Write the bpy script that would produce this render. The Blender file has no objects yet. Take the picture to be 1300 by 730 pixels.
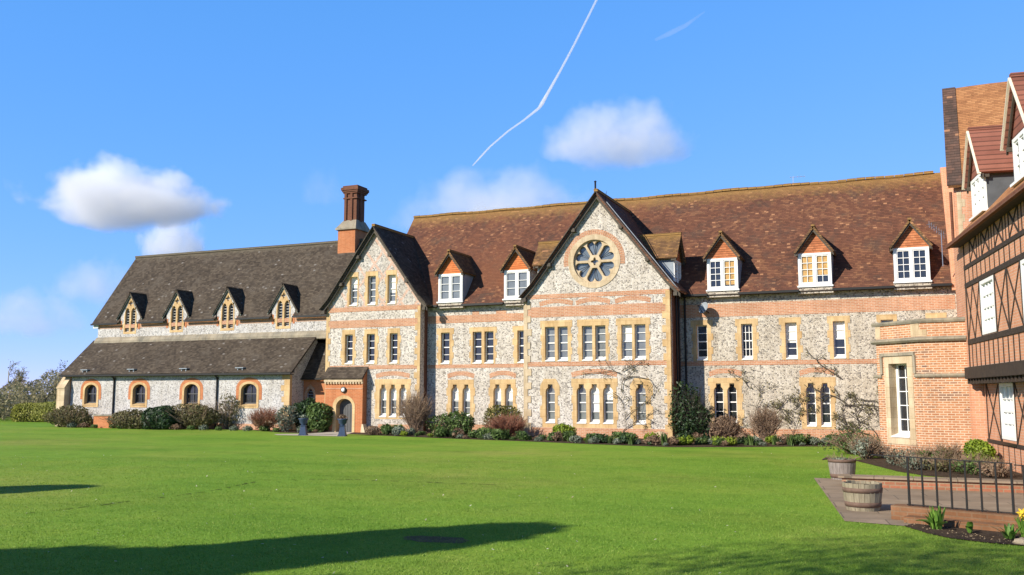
import bpy, math, random
import numpy as np
from mathutils import Vector, Matrix
from mathutils.geometry import delaunay_2d_cdt
R = math.radians
S = bpy.context.scene
COL = S.collection

# ------------------------------------------------------------------ camera, sky, sun, exposure
cam_d = bpy.data.cameras.new('camera'); cam = bpy.data.objects.new('camera', cam_d); COL.objects.link(cam)
cam_d.sensor_width = 36.0; cam_d.lens = 36.0 * 1163 / 1300; cam_d.clip_start = 0.1; cam_d.clip_end = 20000
cam.location = (0, 0, 2.1)
cam.rotation_euler = (R(90) + math.atan(135 / 1163), 0, R(23.1))
S.camera = cam
SUN_EL, SUN_AZ = 29.0, 33.0          # the sun stands behind the camera's left shoulder
sunv = Vector((-math.sin(R(SUN_AZ)) * math.cos(R(SUN_EL)), -math.cos(R(SUN_AZ)) * math.cos(R(SUN_EL)), math.sin(R(SUN_EL))))
W = bpy.data.worlds.new('World'); S.world = W; W.use_nodes = True
wn = W.node_tree; wn.nodes.clear()
sky = wn.nodes.new('ShaderNodeTexSky'); sky.sky_type = 'NISHITA'; sky.sun_disc = False
sky.sun_elevation = R(SUN_EL); sky.sun_rotation = math.atan2(sunv.x, sunv.y) % (2 * math.pi)
sky.air_density = 0.6; sky.dust_density = 0.0; sky.ozone_density = 6.0; sky.altitude = 60
bg = wn.nodes.new('ShaderNodeBackground'); bg.inputs['Strength'].default_value = 0.15
wo = wn.nodes.new('ShaderNodeOutputWorld')
# the colour response of the sky: a deep, even spring blue (each channel has its own gain and gamma)
sep = wn.nodes.new('ShaderNodeSeparateColor'); cmb = wn.nodes.new('ShaderNodeCombineColor'); wn.links.new(sky.outputs[0], sep.inputs[0])
for i, (k_, g_) in enumerate(((1.03, 0.80), (1.83, 0.41), (3.55, 0.30))):
    pw = wn.nodes.new('ShaderNodeMath'); pw.operation = 'POWER'; pw.inputs[1].default_value = g_
    ml = wn.nodes.new('ShaderNodeMath'); ml.operation = 'MULTIPLY'; ml.inputs[1].default_value = k_
    wn.links.new(sep.outputs[i], pw.inputs[0]); wn.links.new(pw.outputs[0], ml.inputs[0]); wn.links.new(ml.outputs[0], cmb.inputs[i])
# added dimming of the upper sky, to cut its blue fill in the shadows
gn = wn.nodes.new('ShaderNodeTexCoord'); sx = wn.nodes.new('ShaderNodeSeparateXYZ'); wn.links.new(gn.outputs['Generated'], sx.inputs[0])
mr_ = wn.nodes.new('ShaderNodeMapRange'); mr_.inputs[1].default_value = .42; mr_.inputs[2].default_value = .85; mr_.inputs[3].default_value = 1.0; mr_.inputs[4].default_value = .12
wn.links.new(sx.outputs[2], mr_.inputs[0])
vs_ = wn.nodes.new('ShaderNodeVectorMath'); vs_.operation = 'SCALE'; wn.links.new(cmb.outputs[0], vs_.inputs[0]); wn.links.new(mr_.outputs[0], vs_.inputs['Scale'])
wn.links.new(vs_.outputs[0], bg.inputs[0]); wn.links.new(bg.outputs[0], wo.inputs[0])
sl = bpy.data.lights.new('sun', 'SUN'); sl.energy = 5.0; sl.angle = R(0.5); sl.color = (1, 0.93, 0.80)
so = bpy.data.objects.new('sun', sl); COL.objects.link(so)
so.rotation_euler = sunv.to_track_quat('Z', 'Y').to_euler()
S.view_settings.view_transform = 'Standard'; S.view_settings.look = 'None'
S.view_settings.exposure = 0.45; S.view_settings.gamma = 1.0
S.view_settings.use_curve_mapping = False
S.cycles.use_denoising = True
S.cycles.max_bounces = 14; S.cycles.diffuse_bounces = 4; S.cycles.glossy_bounces = 4; S.cycles.volume_bounces = 14; S.cycles.transparent_max_bounces = 8
S.cycles.sample_clamp_indirect = 6

# ------------------------------------------------------------------ helpers: naming and tagging
ROOTM = {}
def rootm(o):
    while o.parent is not None: o = o.parent
    return ROOTM.get(o.name, Matrix.Identity(4))
def tag(o, label=None, cat=None, group=None, kind=None):
    if label: o['label'] = label
    if cat: o['category'] = cat
    if group: o['group'] = group
    if kind: o['kind'] = kind
    return o
def thing(name, label, cat, loc=(0, 0, 0), rz=0.0, group=None):
    o = bpy.data.objects.new(name, None); COL.objects.link(o)
    o.empty_display_size = 0.3
    o.location = loc; o.rotation_euler = (0, 0, rz)
    ROOTM[o.name] = Matrix.Translation(Vector(loc)) @ Matrix.Rotation(rz, 4, 'Z')
    return tag(o, label, cat, group)
def copy_tree(o, parent=None):
    c = o.copy(); COL.objects.link(c)
    if parent is not None: c.parent = parent
    for ch in list(o.children): copy_tree(ch, c)
    return c

def uv_of(V, F, s=1.0):
    out = []
    for f in F:
        a, b, c = V[f[0]], V[f[1]], V[f[2]]
        n = (b - a).cross(c - a)
        if n.length < 1e-12 and len(f) > 3:
            n = (c - a).cross(V[f[3]] - a)
        if n.length > 0: n.normalize()
        if abs(n.z) > 0.93:
            u, v = Vector((1, 0, 0)), Vector((0, 1, 0))
        else:
            u = Vector((-n.y, n.x, 0)).normalized(); v = n.cross(u)
        for i in f: out += [V[i].dot(u) * s, V[i].dot(v) * s]
    return out

class MB:
    """collects shapes; build() links them as one mesh object"""
    def __init__(s, M=None): s.v = []; s.f = []; s.M = M or Matrix.Identity(4)
    def add(s, vs, fs):
        b = len(s.v); s.v += [s.M @ Vector(p) for p in vs]; s.f += [tuple(i + b for i in f) for f in fs]
        return s
    def box(s, x0, x1, y0, y1, z0, z1):
        return s.add([(x0,y0,z0),(x1,y0,z0),(x1,y1,z0),(x0,y1,z0),(x0,y0,z1),(x1,y0,z1),(x1,y1,z1),(x0,y1,z1)],
              [(0,3,2,1),(4,5,6,7),(0,1,5,4),(1,2,6,5),(2,3,7,6),(3,0,4,7)])
    def prism(s, pts, z0, z1):                      # plan polygon, extruded up
        n = len(pts); area = sum(pts[i][0]*pts[(i+1)%n][1]-pts[(i+1)%n][0]*pts[i][1] for i in range(n))
        if area < 0: pts = pts[::-1]
        z1s = z1 if hasattr(z1, '__len__') else [z1]*n
        return s.add([(p[0],p[1],z0) for p in pts]+[(p[0],p[1],z) for p, z in zip(pts, z1s)],
              [tuple(range(n-1,-1,-1)), tuple(range(n,2*n))]+[(i,(i+1)%n,n+(i+1)%n,n+i) for i in range(n)])
    def plate(s, outer, holes=(), y0=0.0, y1=0.1, back=False):   # upright slab in the x-z plane with holes
        loops = [outer]+list(holes); vs = []; idx = []
        for L in loops:
            idx.append(list(range(len(vs), len(vs)+len(L)))); vs += [Vector((p[0], p[1])) for p in L]
        r = delaunay_2d_cdt(vs, [], idx, 2, 1e-5)
        pv = [(p.x, y0, p.y) for p in r[0]]; tr = []
        for t in r[2]:
            a, b, c = (r[0][i] for i in t[:3])
            ar = (b-a).cross(c-a)
            if abs(ar) < 1e-10: continue
            tr.append(tuple(t) if ar > 0 else tuple(reversed(t)))
        s.add(pv, tr)
        if back: s.add([(p[0], y1, p[2]) for p in pv], [tuple(reversed(t)) for t in tr])
        for k, L in enumerate(loops):
            n = len(L); area = sum(L[i][0]*L[(i+1)%n][1]-L[(i+1)%n][0]*L[i][1] for i in range(n))
            if (area < 0) == (k == 0): L = L[::-1]
            s.add([(p[0], y0, p[1]) for p in L]+[(p[0], y1, p[1]) for p in L], [(i, n+i, n+(i+1)%n, (i+1)%n) for i in range(n)])
        return s
    def slab(s, quad, th):                          # a sloping slab: quad is its top face (counter-clockwise from above)
        q = [Vector(p) for p in quad]; n = (q[1]-q[0]).cross(q[-1]-q[0]).normalized()
        if n.z < 0: q = q[::-1]; n = -n
        m = len(q); lo = [p - n*th for p in q]
        return s.add(q+lo, [tuple(range(m)), tuple(range(2*m-1, m-1, -1))]+[(i, m+i, m+(i+1)%m, (i+1)%m) for i in range(m)])
    def bar(s, p, q, w, h=None, up=(0,0,1)):        # a square bar from p to q
        h = h or w; p, q = Vector(p), Vector(q); d = (q-p).normalized(); up = Vector(up)
        if abs(d.dot(up)) > 0.98: up = Vector((0,1,0))
        a = d.cross(up).normalized()*w/2; b = a.cross(d).normalized()*h/2
        vs = [p-a-b,p+a-b,p+a+b,p-a+b,q-a-b,q+a-b,q+a+b,q-a+b]
        return s.add(vs, [(0,1,2,3),(7,6,5,4),(0,4,5,1),(1,5,6,2),(2,6,7,3),(3,7,4,0)])
    def tube(s, pts, rad, n=8, cap=True):
        P = [Vector(p) for p in pts]; m = len(P); rad = rad if hasattr(rad, '__len__') else [rad]*m
        vs = []; ref = None
        for i in range(m):
            d = (P[min(i+1,m-1)]-P[max(i-1,0)]).normalized()
            if ref is None: ref = Vector((1,0,0)) if abs(d.x) < .8 else Vector((0,1,0))
            a = (ref - d*ref.dot(d)).normalized(); b = d.cross(a); ref = a
            vs += [P[i]+(a*math.cos(2*math.pi*k/n)+b*math.sin(2*math.pi*k/n))*rad[i] for k in range(n)]
        fs = [(i*n+k, i*n+(k+1)%n, (i+1)*n+(k+1)%n, (i+1)*n+k) for i in range(m-1) for k in range(n)]
        if cap: fs += [tuple(range(n-1,-1,-1)), tuple((m-1)*n+k for k in range(n))]
        return s.add(vs, fs)
    def lathe(s, c, prof, n=24, ph=0.0):
        c = Vector(c); m = len(prof); vs = []
        for r_, z in prof:
            vs += [c+Vector((r_*math.cos(ph+2*math.pi*k/n), r_*math.sin(ph+2*math.pi*k/n), z)) for k in range(n)]
        fs = [(i*n+k, i*n+(k+1)%n, (i+1)*n+(k+1)%n, (i+1)*n+k) for i in range(m-1) for k in range(n)]
        fs += [tuple(range(n-1,-1,-1)), tuple((m-1)*n+k for k in range(n))]
        return s.add(vs, fs)
    def blob(s, c, r, seed=0, rough=.15, nu=10, nv=7):
        rnd = random.Random(seed); c = Vector(c); vs = []
        for i in range(nv+1):
            for k in range(nu):
                th = math.pi*i/nv; ph = 2*math.pi*k/nu; w = 1+rnd.uniform(-rough, rough)
                vs.append(c+Vector((r[0]*math.sin(th)*math.cos(ph), r[1]*math.sin(th)*math.sin(ph), r[2]*math.cos(th)))*w)
        return s.add(vs, [(i*nu+k, (i+1)*nu+k, (i+1)*nu+(k+1)%nu, i*nu+(k+1)%nu) for i in range(nv) for k in range(nu)])
    def build(s, name, mat, parent=None, smooth=False, uv=True):
        m = bpy.data.meshes.new(name)
        V = s.v
        if parent is not None:
            I = rootm(parent).inverted(); V = [I @ v for v in V]
        m.from_pydata([tuple(v) for v in V], [], s.f)
        if uv:
            l = m.uv_layers.new(name='metres'); l.data.foreach_set('uv', uv_of(V, s.f))
        m.materials.append(mat)
        if smooth: m.polygons.foreach_set('use_smooth', [True]*len(m.polygons))
        o = bpy.data.objects.new(name, m); COL.objects.link(o)
        if parent is not None: o.parent = parent
        return o

# ------------------------------------------------------------------ materials
class NT:
    def __init__(s, name):
        s.m = bpy.data.materials.new(name); s.m.use_nodes = True; s.t = s.m.node_tree
        s.p = s.t.nodes['Principled BSDF']
    def n(s, ty, ins=None, **kw):
        n = s.t.nodes.new(ty)
        for k, v in kw.items(): setattr(n, k, v)
        for k, v in (ins or {}).items():
            if isinstance(v, tuple) and len(v) == 2 and hasattr(v[0], 'outputs'): s.t.links.new(v[0].outputs[v[1]], n.inputs[k])
            else: n.inputs[k].default_value = v
        return n
    def math(s, op, a, b=None, clamp=False):
        n = s.t.nodes.new('ShaderNodeMath'); n.operation = op; n.use_clamp = clamp
        for i, v in enumerate((a, b)):
            if v is None: continue
            if isinstance(v, tuple): s.t.links.new(v[0].outputs[v[1]], n.inputs[i])
            else: n.inputs[i].default_value = v
        return (n, 0)
    def mix(s, fac, a, b, mode='MIX'):
        n = s.t.nodes.new('ShaderNodeMix'); n.data_type = 'RGBA'; n.blend_type = mode; n.clamp_factor = True
        for i, v in ((0, fac), (6, a), (7, b)):
            if isinstance(v, tuple) and len(v) == 2 and hasattr(v[0], 'outputs'): s.t.links.new(v[0].outputs[v[1]], n.inputs[i])
            elif i == 0: n.inputs[i].default_value = v
            else: n.inputs[i].default_value = (*v[:3], 1)
        return (n, 2)
    def ramp(s, fac, stops, interp='LINEAR'):
        n = s.t.nodes.new('ShaderNodeValToRGB'); e = n.color_ramp; e.interpolation = interp
        while len(e.elements) > 1: e.elements.remove(e.elements[-1])
        e.elements[0].position = stops[0][0]; e.elements[0].color = (*stops[0][1], 1)
        for p_, c in stops[1:]:
            k = e.elements.new(p_); k.color = (*c, 1)
        s.t.links.new(fac[0].outputs[fac[1]], n.inputs[0]); return (n, 0)
    def noise(s, vec, scale, detail=3.0, rough=.55, out=0):
        return (s.n('ShaderNodeTexNoise', {'Vector': vec, 'Scale': scale, 'Detail': detail, 'Roughness': rough}), out)
    def uv(s): return (s.n('ShaderNodeTexCoord'), 2)
    def obj(s): return (s.n('ShaderNodeTexCoord'), 3)
    def pos(s): return (s.n('ShaderNodeNewGeometry'), 0)
    def scale(s, vec, sc):
        return (s.n('ShaderNodeMapping', {'Vector': vec, 'Scale': sc}), 0)
    def out(s, col=None, rough=.9, bump=None, strength=.4, dist=.02, spec=.25):
        s.p.inputs['Roughness'].default_value = rough if not isinstance(rough, tuple) else .5
        if isinstance(rough, tuple): s.t.links.new(rough[0].outputs[rough[1]], s.p.inputs['Roughness'])
        s.p.inputs['Specular IOR Level'].default_value = spec
        if col is not None:
            if len(col) == 2: s.t.links.new(col[0].outputs[col[1]], s.p.inputs['Base Color'])
            else: s.p.inputs['Base Color'].default_value = (*col, 1)
        if bump is not None:
            b = s.n('ShaderNodeBump', {'Height': bump, 'Strength': strength, 'Distance': dist})
            s.t.links.new(b.outputs[0], s.p.inputs['Normal'])
        return s.m

def m_flint(name, pale, grey, dark, mortar, sc=9.0, diaper=False, con=.5):
    t = NT(name); u = t.uv(); u2 = t.scale(u, (1.0, 1.35, 1.0))
    wob = t.noise(u, 6.0, 2.0)
    uu = (t.n('ShaderNodeVectorMath', {0: u2, 1: (t.n('ShaderNodeVectorMath', {0: (wob[0], 1), 1: (.03, .03, 0)}, operation='MULTIPLY'), 0)}, operation='ADD'), 0)
    vo = t.n('ShaderNodeTexVoronoi', {'Vector': uu, 'Scale': sc}, voronoi_dimensions='2D')
    ed = t.n('ShaderNodeTexVoronoi', {'Vector': uu, 'Scale': sc}, voronoi_dimensions='2D', feature='DISTANCE_TO_EDGE')
    rnd = (t.n('ShaderNodeSeparateColor', {0: (vo, 'Color')}), 0); rnd2 = (t.n('ShaderNodeSeparateColor', {0: (vo, 'Color')}), 1)
    stone = t.ramp(rnd, [(0, dark), (.12, dark), (.3, grey), (.55, pale), (.85, tuple(min(1, c*1.1) for c in pale)), (1, grey)])
    core = t.math('LESS_THAN', (vo, 0), t.math('MULTIPLY', rnd2, .34))         # a knapped dark heart in some stones
    stone = t.mix(t.math('MULTIPLY', core, con), stone, dark)
    fine = t.noise(u, 30.0, 4.0)
    stone = t.mix(.4, stone, t.ramp(fine, [(.3, (.4,.39,.38)), (.65, (1,1,1))]), 'MULTIPLY')
    mort = t.math('LESS_THAN', (ed, 0), .07)
    big = t.noise(u, .5, 5.0); mid = t.noise(u, 2.4, 3.0)
    c = t.mix(mort, stone, mortar)
    c = t.mix(.6, c, t.ramp(big, [(.3, (.74,.69,.62)), (.62, (1,1,1))]), 'MULTIPLY')
    c = t.mix(.5, c, t.ramp(mid, [(.3, (.72,.70,.68)), (.6, (1,1,1))]), 'MULTIPLY')
    c = t.mix(.45, c, t.ramp(t.noise(t.scale(u, (4.5, .3, 1)), 1.0, 4.0, .6), [(.34, (.66,.62,.56)), (.56, (1,1,1))]), 'MULTIPLY')
    if diaper:
        sp = t.n('ShaderNodeSeparateXYZ', {0: u})
        w = None
        for sg in ('ADD', 'SUBTRACT'):
            k = t.math(sg, (sp, 0), t.math('MULTIPLY', (sp, 1), .78)); k = t.math('FRACT', t.math('MULTIPLY', k, 1/1.12))
            k = t.math('LESS_THAN', t.math('ABSOLUTE', t.math('SUBTRACT', k, .5)), .085)
            w = k if w is None else t.math('MAXIMUM', w, k)
        w = t.math('MULTIPLY', w, t.ramp(t.noise(u, 9.0), [(.38, (.2,.2,.2)), (.5, (1,1,1))]), True)
        c = t.mix(t.math('MULTIPLY', w, .75), c, (.60,.36,.25))
    return t.out(c, .75, t.math('MULTIPLY', (ed, 0), 3.0, True), .4, .025, .3)

def m_brick(name, c1, c2, mortar, bw=.225, bh=.075, dirt=.5, dark=None, joint=.011):
    t = NT(name); u = t.uv()
    b = t.n('ShaderNodeTexBrick', {'Vector': u, 'Color1': (*c1,1), 'Color2': (*c2,1), 'Mortar': (*mortar,1), 'Scale': 1.0, 'Mortar Size': joint,
        'Mortar Smooth': .3, 'Bias': -.1, 'Brick Width': bw, 'Row Height': bh})
    c = (b, 0)
    if dark:
        cell = t.n('ShaderNodeTexVoronoi', {'Vector': t.scale(u, (1/bw, 1/bh, 1)), 'Scale': 1.0}, voronoi_dimensions='2D')
        r = (t.n('ShaderNodeSeparateColor', {0: (cell, 'Color')}), 1)
        zone = t.ramp(t.noise(u, .5, 2.0), [(.42, (0,0,0)), (.62, (1,1,1))])
        c = t.mix(t.math('MULTIPLY', t.math('GREATER_THAN', r, .72), t.math('MULTIPLY', zone, t.math('SUBTRACT', 1.0, (b, 1)))), c, dark)
    big = t.noise(u, .9, 5.0); fine = t.noise(u, 25.0, 3.0)
    c = t.mix(dirt, c, t.ramp(big, [(.3, (.62,.56,.5)), (.6, (1,1,1)), (.75, (1.0,.95,.85))]), 'MULTIPLY')
    c = t.mix(.35, c, t.ramp(fine, [(.3, (.6,.6,.6)), (.7, (1,1,1))]), 'MULTIPLY')
    c = t.mix(.4, c, t.ramp(t.noise(t.scale(u, (4.0, .35, 1)), 1.0, 4.0, .6), [(.34, (.66,.60,.54)), (.56, (1,1,1))]), 'MULTIPLY')
    return t.out(c, .9, t.math('SUBTRACT', 1.0, (b, 1)), .35, .012, .15)

def m_stone(name, c1, c2, rough=.85):
    t = NT(name); u = t.uv(); a = t.noise(t.pos(), 1.3, 5.0); b = t.noise(t.pos(), 22.0, 3.0)
    blk = t.n('ShaderNodeTexBrick', {'Vector': u, 'Color1': (1,1,1,1), 'Color2': (.80,.80,.80,1), 'Mortar': (.55,.5,.45,1), 'Scale': 1.0, 'Mortar Size': .006, 'Brick Width': .62, 'Row Height': .33})
    c = t.ramp(a, [(.3, c2), (.62, c1)])
    c = t.mix(.8, c, (blk, 0), 'MULTIPLY')
    c = t.mix(.35, c, t.ramp(b, [(.3, (.7,.68,.66)), (.7, (1,1,1))]), 'MULTIPLY')
    c = t.mix(.45, c, t.ramp(t.noise(t.scale(u, (6.0, .6, 1)), 1.0, 5.0, .65), [(.34, (.60,.54,.46)), (.55, (1,1,1))]), 'MULTIPLY')
    return t.out(c, rough, b, .2, .01, .2)

def m_tile(name, cols, lichen=None, zr=None, tw=.17, th=.10, patch=None, pale=.06, wear=.6, lr=2.3, lk=1.0, palec=(.42,.21,.11), warm=None):
    """plain clay tiles: every tile its own shade, moss and lichen in broad clouds, more of it under the ridge"""
    t = NT(name); u = t.uv(); sp = t.n('ShaderNodeSeparateXYZ', {0: u})
    row = t.math('FLOOR', t.math('DIVIDE', (sp, 1), th))
    jit = (t.n('ShaderNodeTexWhiteNoise', {'W': row}, noise_dimensions='1D'), 0)
    uu = t.math('ADD', t.math('DIVIDE', (sp, 0), tw), t.math('ADD', t.math('MULTIPLY', row, .5), t.math('MULTIPLY', jit, .25)))
    cellv = (t.n('ShaderNodeCombineXYZ', {0: t.math('FLOOR', uu), 1: row}), 0)
    wnz = t.n('ShaderNodeTexWhiteNoise', {'Vector': cellv}, noise_dimensions='2D')
    big = t.noise(u, .42, 5.0, .6); mid = t.noise(u, 2.2, 4.0)
    k = t.math('ADD', t.math('MULTIPLY', (wnz, 0), .45), t.math('MULTIPLY', big, .75))
    n = len(cols); c = t.ramp(k, [(.26+.56*i/(n-1), cols[i]) for i in range(n)])
    c = t.mix(wear, c, t.ramp(mid, [(.3, (.55,.52,.5)), (.62, (1,1,1))]), 'MULTIPLY')
    if pale:
        sel = t.math('GREATER_THAN', (wnz, 0), 1.0-pale*.35)
        c = t.mix(t.math('MULTIPLY', sel, .7), c, palec)
    g = t.pos(); gz = (t.n('ShaderNodeSeparateXYZ', {0: g}), 2)
    if patch:
        m = t.ramp(t.noise(u, .8, 5.0, .65), [(.52, (0,0,0)), (.66, (1,1,1))])
        c = t.mix(t.math('MULTIPLY', m, .6), c, patch)
    if warm:
        m2 = t.ramp(t.noise(u, .23, 6.0, .7), [(.46, (0,0,0)), (.62, (1,1,1))])
        gx_ = (t.n('ShaderNodeSeparateXYZ', {0: g}), 0); side = t.math('MULTIPLY', t.math('SUBTRACT', -6.0, gx_), .07, True)
        c = t.mix(t.math('MULTIPLY', m2, t.math('ADD', .2, t.math('MULTIPLY', side, .6))), c, warm)
    if lichen:
        hz = t.math('MULTIPLY', t.math('SUBTRACT', gz, zr-lr), 1/lr, True)
        hz = t.math('POWER', hz, 1.6)
        m = t.math('ADD', hz, t.math('MULTIPLY', t.math('SUBTRACT', t.noise(u, 3.0, 6.0, .7), .5), 1.5))
        m = t.math('MULTIPLY', t.math('MULTIPLY', t.math('SUBTRACT', m, .28), 2.2, True), hz, True)
        c = t.mix(t.math('MULTIPLY', t.math('POWER', m, .7), .8*lk), c, lichen)
    fv = t.math('FRACT', t.math('DIVIDE', (sp, 1), th)); fu = t.math('FRACT', uu)
    edge = t.math('MAXIMUM', t.math('LESS_THAN', fv, .22), t.math('MULTIPLY', t.math('LESS_THAN', fu, .06), .5))
    c = t.mix(t.math('MULTIPLY', edge, .55), c, (.02,.015,.012))
    h = t.math('ADD', t.math('MULTIPLY', t.math('SUBTRACT', 1.0, fv), .7), t.math('MULTIPLY', (wnz, 0), .45))
    return t.out(c, .9, h, .8, .03, .15)

def m_plain(name, c, rough=.6, var=.2, sc=6.0, spec=.3, metal=0.0, bump=.1):
    t = NT(name); a = t.noise(t.pos(), sc, 5.0, .6)
    col = t.mix(1.0, c, t.ramp(a, [(.3, (1-var,)*3), (.7, (1,1,1))]), 'MULTIPLY')
    t.p.inputs['Metallic'].default_value = metal
    return t.out(col, rough, a, bump, .01, spec)

def m_glass(name, c, var=.5):
    t = NT(name); a = t.noise(t.pos(), .8, 4.0, .7); w = t.noise(t.pos(), 2.5, 1.0)  # uneven tone painted into the pane colour to vary the reflections
    t.p.inputs['Coat Weight'].default_value = .6; t.p.inputs['Coat Roughness'].default_value = .03
    return t.out(t.mix(1.0, c, t.ramp(a, [(.3, (1-var,)*3), (.65, (1,1,1))]), 'MULTIPLY'), .12, w, .06, .05, .6)

def m_leaf(name, cols, rough=.6, trans=True):
    t = NT(name); g = t.n('ShaderNodeNewGeometry')
    big = t.noise((g, 0), 1.6, 2.0)
    k = t.math('ADD', t.math('MULTIPLY', (g, 8), .6), t.math('MULTIPLY', t.math('SUBTRACT', big, .3), 1.0))
    n = len(cols); c = t.ramp(k, [(i/(n-1), cols[i]) for i in range(n)])
    m = t.out(c, rough, None, spec=.3)
    if trans:
        tr = t.n('ShaderNodeBsdfTranslucent', {'Color': c}); ms = t.n('ShaderNodeMixShader', {0: .3, 1: (t.p, 0), 2: (tr, 0)})
        t.t.links.new(ms.outputs[0], t.t.nodes['Material Output'].inputs[0])
    return m

M_FLINT = m_flint('flint_grey', (.74,.69,.62), (.54,.50,.46), (.23,.215,.205), (.66,.58,.48), 13.0, con=.45)
M_FLINTR = m_flint('flint_coursed', (.68,.62,.52), (.50,.455,.385), (.20,.185,.17), (.60,.51,.40), 13.0, con=.5)
M_FLINTC = m_flint('flint_white', (.67,.65,.63), (.52,.505,.50), (.27,.265,.27), (.60,.56,.52), 13.5, con=.3)
M_FLINTD = m_flint('flint_diaper', (.70,.655,.60), (.48,.455,.43), (.18,.175,.175), (.62,.55,.46), 13.5, True)
M_BRICK = m_brick('brick_salmon', (.58,.28,.155), (.47,.20,.105), (.60,.46,.34), dirt=.4)
M_BRICKO = m_brick('brick_orange', (.60,.21,.085), (.50,.16,.06), (.50,.27,.15), dirt=.35)
M_BRICKB = m_brick('brick_bay', (.57,.265,.13), (.43,.18,.085), (.66,.50,.36), dirt=.35, dark=(.22,.13,.10), joint=.014)
M_BRICKW = m_brick('brick_infill', (.68,.32,.18), (.58,.255,.14), (.60,.40,.29), dirt=.3)
M_BRICKD = m_brick('brick_dark', (.20,.075,.045), (.15,.055,.035), (.20,.12,.08), dirt=.5)
M_STONE = m_stone('stone_honey', (.70,.50,.265), (.55,.355,.165))
M_STONEP = m_stone('stone_pale', (.66,.53,.36), (.52,.39,.24))
M_STONEG = m_stone('stone_weathered', (.40,.34,.25), (.22,.20,.16))
M_TILE = m_tile('tile_russet', [(.085,.043,.031), (.118,.054,.037), (.145,.063,.041), (.172,.075,.046), (.235,.11,.06)], (.34,.20,.065), 13.1, patch=(.085,.06,.047), pale=.07, wear=.35, lr=1.9, th=.115, tw=.17, warm=(.20,.078,.042))
M_TILEC = m_tile('tile_brown', [(.042,.033,.026), (.064,.05,.038), (.088,.068,.05), (.12,.095,.07)], (.18,.155,.11), 12.1, patch=(.115,.095,.075), pale=.03, wear=.28, lr=1.0, palec=(.24,.22,.20), th=.125)
M_TILED = m_tile('tile_dormer', [(.09,.06,.035), (.15,.085,.045), (.20,.11,.055), (.27,.15,.06)], (.34,.20,.06), 10.05, pale=.05, lr=.9, lk=.8)
M_TILEW = m_tile('tile_weathered', [(.07,.05,.04), (.11,.07,.055), (.16,.09,.065)], None, pale=.05, th=.2, tw=.25)
M_TILEO = m_tile('tile_orange', [(.26,.115,.05), (.36,.16,.07), (.42,.19,.08), (.48,.23,.10)], None, pale=.0, th=.14, tw=.25, wear=.45)
M_TILER = m_tile('tile_red', [(.22,.085,.06), (.27,.105,.072), (.31,.125,.085)], None, pale=.0, th=.2, tw=9.0, wear=.35)
M_HUNG = m_tile('tile_hung', [(.52,.15,.05), (.60,.18,.06), (.66,.22,.075)], None, pale=.0, th=.11, tw=.16, wear=.25)
M_HUNGD = m_tile('tile_hung_weathered', [(.34,.12,.055), (.48,.17,.075), (.56,.22,.10)], None, pale=.0, th=.11, tw=.16, wear=.4)
M_WHITE = m_plain('white_paint', (.82,.81,.77), .45, .08, 5.0)
M_CREAM = m_plain('cream_paint', (.80,.72,.55), .5, .12, 5.0)
M_GLASS = m_glass('glass_dark', (.025,.028,.034))
M_GLASSG = m_glass('glass_grey', (.20,.215,.22), .35)
M_GLASSB = m_glass('glass_leaded', (.15,.18,.205), .3)
M_BLIND = m_plain('blind_white', (.78,.77,.73), .8, .08, 2.0)
M_CURT = m_plain('curtain_ochre', (.62,.38,.15), .9, .45, 9.0)
M_LEAD = m_plain('lead_grey', (.30,.34,.38), .5, .25, 3.0)
M_LEADD = m_plain('lead_dark', (.11,.12,.13), .5, .3, 3.0)
M_DARK = m_plain('dark_timber', (.058,.040,.029), .8, .5, 8.0)
M_BARGE = m_plain('barge_timber', (.10,.082,.062), .75, .4, 5.0)
M_GUTTER = m_plain('gutter_black', (.018,.017,.016), .5, .2, 5.0)
M_DOOR = m_plain('door_grey', (.10,.10,.10), .6, .25, 4.0)
M_IRON = m_plain('iron_black', (.012,.012,.012), .45, .3, 20.0)
M_SLAT = m_plain('louvre_slat', (.42,.40,.36), .7, .25, 5.0)
M_STEEL = m_plain('steel', (.42,.43,.44), .35, .2, 10.0, metal=.8)

def rect(x0, x1, z0, z1): return [(x0,z0),(x1,z0),(x1,z1),(x0,z1)]
def arc(cx, cz, r, a0, a1, n): return [(cx+r*math.cos(R(a0+(a1-a0)*i/n)), cz+r*math.sin(R(a0+(a1-a0)*i/n))) for i in range(n+1)]
def should(x0, x1, z0, z1):                        # a shouldered head: narrows to a short stub at the top
    k = (x1-x0)*.24
    return [(x0,z0),(x1,z0),(x1,z1-.36),(x1-k*.2,z1-.27),(x1-k*.55,z1-.21),(x1-k,z1-.17),(x1-k,z1),(x0+k,z1),(x0+k,z1-.17),(x0+k*.55,z1-.21),(x0+k*.2,z1-.27),(x0,z1-.36)]
def lowarch(x0, x1, z0, z1, rise=.36):
    cx, w = (x0+x1)/2, (x1-x0)/2
    return [(x0,z0),(x1,z0)]+[(cx+w*math.cos(math.pi*i/14), z1-rise+rise*math.sin(math.pi*i/14)**.9) for i in range(15)]
def lancet(x0, x1, z0, z1):
    w = x1-x0; h = w*.87; zs = z1-h
    return [(x0,z0),(x1,z0)]+[(x0+w*math.cos(R(60*i/6)), zs+w*math.sin(R(60*i/6))) for i in range(7)]+[(x1-w*math.cos(R(60*i/6)), zs+w*math.sin(R(60*i/6))) for i in range(5,-1,-1)]
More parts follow.
